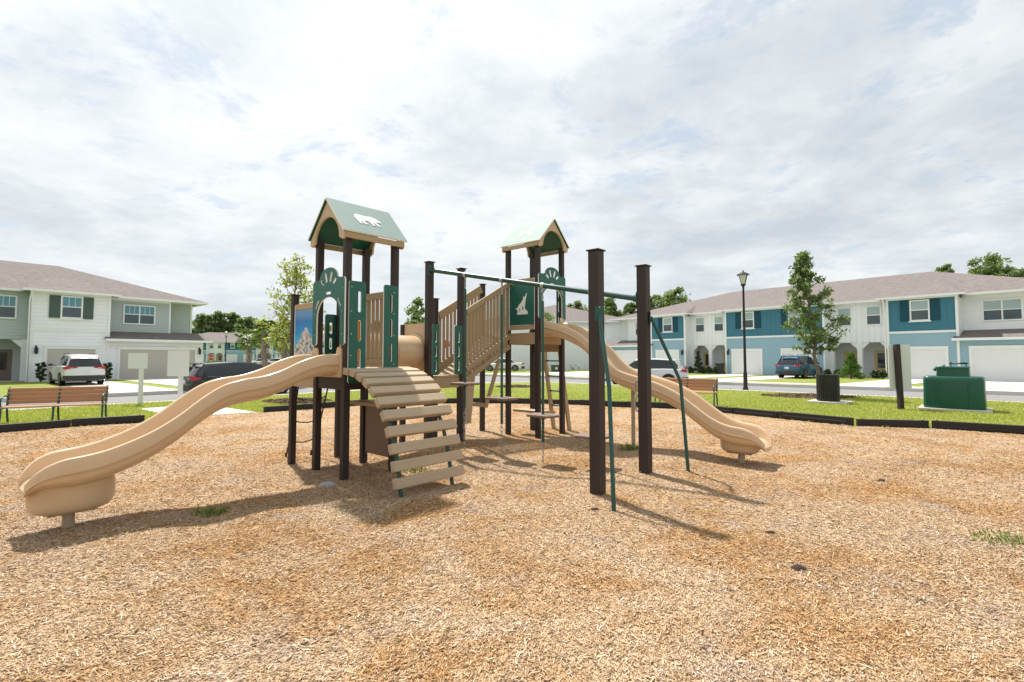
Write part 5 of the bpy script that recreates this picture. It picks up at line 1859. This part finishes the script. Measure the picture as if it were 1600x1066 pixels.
# palms
def make_palm(label, loc, h, R, seed, tr):
    rnd = random.Random(seed)
    t = thing('palm_tree', label, 'palm tree', loc, 0, 'palms on the left street corner')
    mb = MB()
    n = 26
    pts = [V((.05 * math.sin(i * .3 + seed), 0, -.05 + (h - R * .35 + .05) * i / n)) for i in range(n + 1)]
    mb.tube(pts, [tr * (1.25 if i < 2 else 1) * (1 + .09 * (-1) ** i) for i in range(n + 1)], 12)
    for i in range(70):                                  # old leaf boots in criss-cross
        z = rnd.uniform(.3, h - R * .45); a = i * 2.399
        c = V((math.cos(a) * tr * 1.02, math.sin(a) * tr * 1.02, z))
        mb.beam(c, c + V((math.cos(a) * tr * .45, math.sin(a) * tr * .45, .17)), .05, .03)
    build('trunk', mb, M['palmbark'], t)
    vs, fs = [], []
    c0 = V((pts[-1].x, 0, h - R * .40))
    for i in range(34):
        a = i * 2.399; el = rnd.uniform(-.75, 1.35)
        d = V((math.cos(a) * math.cos(el), math.sin(a) * math.cos(el), math.sin(el)))
        L = R * rnd.uniform(.5, .68)
        hub = c0 + d * L
        side = d.cross(Z).normalized(); upv = side.cross(d)
        k = len(vs)
        vs += [c0 - side * .02, c0 + side * .02, hub + side * .015, hub - side * .015]; fs.append((k, k + 1, k + 2, k + 3))
        for j in range(17):
            b = (j - 8) / 8 * 1.9
            dd = (d * math.cos(b) + side * math.sin(b)).normalized()
            ll = R * rnd.uniform(.45, .6) * (1 - .25 * abs(b) / 1.9)
            w = side * math.cos(b) * .024 - d * math.sin(b) * .024
            m = hub + dd * ll * .55 + upv * .02
            e = hub + dd * ll + V((0, 0, -.22 * ll - .05))
            k = len(vs)
            vs += [hub - w * .4, hub + w * .4, m + w * 2.2, m - w * 2.2, e]
            fs += [(k, k + 1, k + 2, k + 3)]
            fs += [(k + 3, k + 2, k + 4)]
    build('crown', MB().add(vs, fs), M['lf_palm'], t)
    return t
for px, py, Y, h, R, tr, lb in ((390, 532, 33, 3.1, 1.0, .13, 'short palm with full green crown, leftmost of the palms'), (414, 522, 31, 3.45, .9, .16, 'thick trunked palm in the middle of the palms'), (446, 520, 30, 3.4, .9, .16, 'palm half hidden behind the picture panel')):
    q = at_depth(px, py, Y)
    make_palm(lb, (q.x, q.y, -.02), h, R, px, tr)

# background trees, each its own
def far_tree(label, px, top_py, Y, width_px, seed, kind=dome, leaf=.34, nl=3000, trunk=.34, name='tree', nb=24, group='trees behind the houses'):
    q = at_depth(px, top_py, Y)
    R = width_px * Y / FPX / 2
    return make_tree(name, label, 'tree', (q.x, Y, -.1), q.z, q.z * trunk, kind, R, nl, leaf, M['lf_far'], M['darkbark'], seed, nb, .02 * q.z + .1, group, clump=.40, rise=.35)
for a in [('dark oak behind the green and white house corner', 318, 492, 172, 36, 41, dome), ('tall rounded oak left of the distant street lamp', 343, 489, 176, 40, 42, dome), ('thin oak just right of the distant street lamp', 366, 490, 180, 30, 43, loose), ('low spreading oak above the leftmost palm', 388, 497, 176, 42, 44, dome), ('oak mostly hidden by the young yellow green tree', 425, 506, 190, 44, 45, dome),
          ('faint oak far behind the front tower posts', 520, 512, 200, 60, 46, dome), ('bushy oak behind the slat barrier of the front tower', 590, 505, 180, 50, 47, dome)]:
    far_tree(*a, leaf=.6, nl=3600)
far_tree('open crowned pine rising over the tunnel panel', 652, 466, 95, 46, 48, loose, .30, 1500, .5, 'pine_tree', 20)
far_tree('dense bright bush at the foot of the pine over the tunnel', 652, 492, 90, 40, 49, dome, .26, 2400, .2)
for a in [('oak behind the grey roof, just right of the rear tower', 900, 473, 104, 60, 51, dome), ('oak crown between the two thick posts', 952, 467, 98, 50, 52, loose), ('smaller oak crown touching the right thick post', 985, 474, 100, 44, 53, dome)]:
    far_tree(*a, leaf=.34, nl=4200)
for a in [('wide oak over the left end of the teal row roof', 1054, 455, 92, 72, 54, dome), ('oak shoulder at the left end of the teal row roof', 1022, 462, 96, 50, 55, dome)]:
    far_tree(*a, leaf=.30, nl=5000)
for a in [('small oak crown over the right roof ridge', 1478, 414, 74, 44, 56, dome), ('large spreading oak over the right roof', 1548, 400, 70, 92, 57, dome), ('dark low oak at the right photo edge above the roof', 1600, 420, 66, 70, 58, dome)]:
    far_tree(*a, leaf=.24, nl=7000)

# shrubs
def shrub(name, label, p, R, h, nl, lm, seed, leaf=.06, shape='dome', group=None):
    rng = np.random.default_rng(seed)
    rnd = random.Random(seed)
    t = thing(name, label, 'shrub', (p.x, p.y, p.z), 0, group)
    mb = MB()
    cent = []
    for i in range(14):
        f = (i + .5) / 14
        a = i * 2.399
        if shape == 'cone': r = R * (1 - f) * .7; z = h * (.08 + .86 * f)
        elif shape == 'box': r = R * .62; z = h * (.12 + .78 * f)
        else: r = R * .62 * math.sqrt(max(0, 1 - f * f)); z = h * (.18 + .62 * f)
        q = V((math.cos(a) * r, math.sin(a) * r, z))
        limb(mb, V((0, 0, -.03)), q, .014, .005, rnd, 3, .08, 5)
        cent.append((*q, (R * .48) if shape != 'cone' else R * (.5 - .3 * f)))
    build('stem', mb, M['darkbark'], t, smooth=60)
    v, f = leaf_quads(np.array(cent), nl, 1.0, leaf, rng)
    o = raw_mesh('leaves', v, f, lm, 4)
    o.parent = t
    return t
def on_house(O, a, x, y, z=0): return loc_of(O, a, x, y, z)
shrub('clipped_shrub', 'dark clipped square shrub left of the single taupe garage', on_house(OL, aL, 9.0, -.7), .27, 1.35, 2600, M['lf_dark'], 61, .045, 'box')
shrub('clipped_shrub', 'dark clipped shrub between the two taupe garages', on_house(OL, aL, 12.45, -.6), .27, 1.30, 2600, M['lf_dark'], 62, .045, 'box')
q = ground_at(8, 583)
make_tree('small_tree', 'leafy green small tree at the left photo edge by the porch', 'tree', (q.x - .3, q.y, 0), 2.55, .55, dome, 1.15, 3000, .085, M['lf_bush'], M['bark'], 63, 22, .05)
beds = ['lime green low plant at the left photo edge', 'low green plant second in the left flower bed', 'low green plant third in the left flower bed', 'low green plant nearest the single taupe garage in the left bed']
for i, px in enumerate((4, 20, 38, 54)):
    shrub('bed_plant', beds[i], ground_at(px, 592), .55, .5 + .08 * (i == 0), 420, M['lf_bush'] if i != 2 else M['lf_weed'], 70 + i, .10, group='low plants in the left flower bed')
mulch_bed('dark mulch strip under the low plants at the left photo edge', ground_at(28, 592), 2.6, .8, .7, 200)
q = on_house(OR, aR, -4.7, -1.6)
shrub('conical_shrub', 'narrow conical evergreen behind the white car on the right', on_house(OR, aR, -6.9, -.3), .55, 2.3, 1300, M['lf_dark'], 80, .09, 'cone')
shrub('rounded_shrub', 'bright green cone shaped bush before the yellow doors', on_house(OR, aR, 6.9, -2.6), .85, 2.0, 2400, M['lf_bush'], 81, .085, 'cone')
k = 0
for i, x in enumerate((-8.3, -7.6, -6.3, -5.6, -4.9)):
    shrub('low_shrub', ['low shrub farthest left below the left porch', 'low shrub left of the conical evergreen', 'low shrub right of the conical evergreen', 'low shrub below the left yellow door', 'low shrub beside the small wheeled bin'][i], on_house(OR, aR, x, -.6), .36, .75, 420, M['lf_dark'], 82 + i, .085, group='low shrubs before the left porch')
for i, x in enumerate((4.7, 5.4, 7.9, 8.35)):
    shrub('low_shrub', ['low shrub just right of the second garage', 'low shrub left of the bright cone bush', 'low shrub right of the bright cone bush', 'low shrub before the right yellow door'][i], on_house(OR, aR, x, -.9), .34, .7, 420, M['lf_dark'], 92 + i, .085, group='low shrubs before the right porch')
for i, px in enumerate((893, 903, 913, 924, 960)):
    q = ground_at(px, 578)
    shrub('low_shrub', ['low hedge bush nearest the ladder below the end wall', 'second low hedge bush from the ladder below the end wall', 'third low hedge bush from the ladder below the end wall', 'low hedge bush left of the nearest thick post', 'low hedge bush seen between the two thick posts'][i], q, .75, .9, 420, M['lf_bush'], 100 + i, .16, group='hedge bushes below the end wall')
q = at_depth(333, 566, 66)
shrub('low_shrub', 'round green bush at the corner of the green and white house', V((q.x, q.y, 0)), 1.1, 1.1, 900, M['lf_bush'], 110, .16)
# ================================================================== LIGHT, SKY, CAMERA
SUN_EL = math.radians(60)
SUN_AZ = V((-.515, .857, 0)).normalized()
sun_rot = math.atan2(SUN_AZ.x, SUN_AZ.y)
ld = bpy.data.lights.new('sun', 'SUN')
ld.energy = 4.7
ld.angle = math.radians(1.9)
ld.color = (1.0, .955, .89)
sun = bpy.data.objects.new('sun', ld)
COL.objects.link(sun)
trav = V((-SUN_AZ.x * math.cos(SUN_EL), -SUN_AZ.y * math.cos(SUN_EL), -math.sin(SUN_EL)))
sun.rotation_euler = trav.to_track_quat('-Z', 'Y').to_euler()
sun.location = (-10, 20, 40)

world = bpy.data.worlds.new('World')
scene.world = world
world.use_nodes = True
nt = world.node_tree
bg = nt.nodes['Background']
bg.inputs['Strength'].default_value = .1
sky = nt.nodes.new('ShaderNodeTexSky')
sky.sky_type = 'NISHITA'
sky.sun_disc = False
sky.sun_elevation = SUN_EL
sky.sun_rotation = sun_rot
sky.air_density, sky.dust_density, sky.ozone_density = 1.0, 2.0, 1.0
tc = nt.nodes.new('ShaderNodeTexCoord')
sx = nt.nodes.new('ShaderNodeSeparateXYZ')
nt.links.new(tc.outputs['Generated'], sx.inputs[0])
zc = math_n(nt, 'ADD', math_n(nt, 'MAXIMUM', sx.outputs[2], 0.0), .16)
cb = nt.nodes.new('ShaderNodeCombineXYZ')
nt.links.new(math_n(nt, 'DIVIDE', sx.outputs[0], zc), cb.inputs[0])
nt.links.new(math_n(nt, 'DIVIDE', sx.outputs[1], zc), cb.inputs[1])
cb.inputs[2].default_value = 3.7
def wnoise(scale, detail, rough, dist, shift=(0, 0, 0)):
    mp = nt.nodes.new('ShaderNodeMapping')
    mp.inputs['Location'].default_value = shift
    nt.links.new(cb.outputs[0], mp.inputs['Vector'])
    return noise(nt, mp.outputs[0], scale, detail, rough, dist)
nA = wnoise(1.5, 11, .64, .15)                       # cloud body tone
nB = wnoise(3.0, 11, .68, .25, (4.3, 1.2, 0))          # breaks with blue
nC = wnoise(.45, 3, .5, .2, (1.5, 7.0, 0))
# angle to the sun: clouds near it are lit through
dp = nt.nodes.new('ShaderNodeVectorMath'); dp.operation = 'DOT_PRODUCT'
nt.links.new(tc.outputs['Generated'], dp.inputs[0])
sd = -trav
dp.inputs[1].default_value = (sd.x, sd.y, sd.z)
glow = math_n(nt, 'POWER', math_n(nt, 'MAXIMUM', dp.outputs['Value'], 0.0), 4.0)
tone = math_n(nt, 'MULTIPLY_ADD', nA, .66, math_n(nt, 'MULTIPLY', nC, .50))
cloud = ramp(nt, tone, [(.45, (3.75, 4.2, 4.6)), (.53, (4.5, 4.9, 5.2)), (.60, (5.35, 5.65, 5.85)), (.69, (6.25, 6.42, 6.52))])
gcol = nt.nodes.new('ShaderNodeCombineColor')
for i, kf in enumerate((2.3, 2.26, 2.18)):
    nt.links.new(math_n(nt, 'MULTIPLY', glow, kf), gcol.inputs[i])
cloud = mix_col(nt, 1.0, cloud, gcol.outputs[0], 'ADD')
gap = ramp(nt, nB, [(.545, (0, 0, 0)), (.635, (1, 1, 1))])
bl = mix_col(nt, .62, sky.outputs[0], (3.9, 4.7, 5.45))
full = mix_col(nt, math_n(nt, 'MULTIPLY', gap, .58), cloud, bl)
hz_ = math_n(nt, 'POWER', math_n(nt, 'SUBTRACT', 1.0, math_n(nt, 'MAXIMUM', sx.outputs[2], 0.0), clamp=True), 7.0)
full = mix_col(nt, math_n(nt, 'MULTIPLY', hz_, .62), full, (5.35, 5.75, 6.0))
nt.links.new(full, bg.inputs['Color'])

cam = bpy.data.cameras.new('camera')
co = bpy.data.objects.new('camera', cam)
COL.objects.link(co)
co.location = (0, 0, CAM_H)
co.rotation_euler = (PI / 2 + PITCH, 0, 0)
cam.sensor_width = 36
cam.lens = FPX / 1600 * 36
cam.shift_y = (PPY - 533) / 1600
cam.clip_start, cam.clip_end = .05, 3000
scene.camera = co
scene.view_settings.view_transform = 'Standard'
scene.view_settings.look = 'None'
scene.view_settings.exposure = .60
scene.view_settings.gamma = 1
scene.cycles.max_bounces = 6
scene.cycles.diffuse_bounces = 3
scene.cycles.glossy_bounces = 3
scene.cycles.transmission_bounces = 3
scene.cycles.use_denoising = True
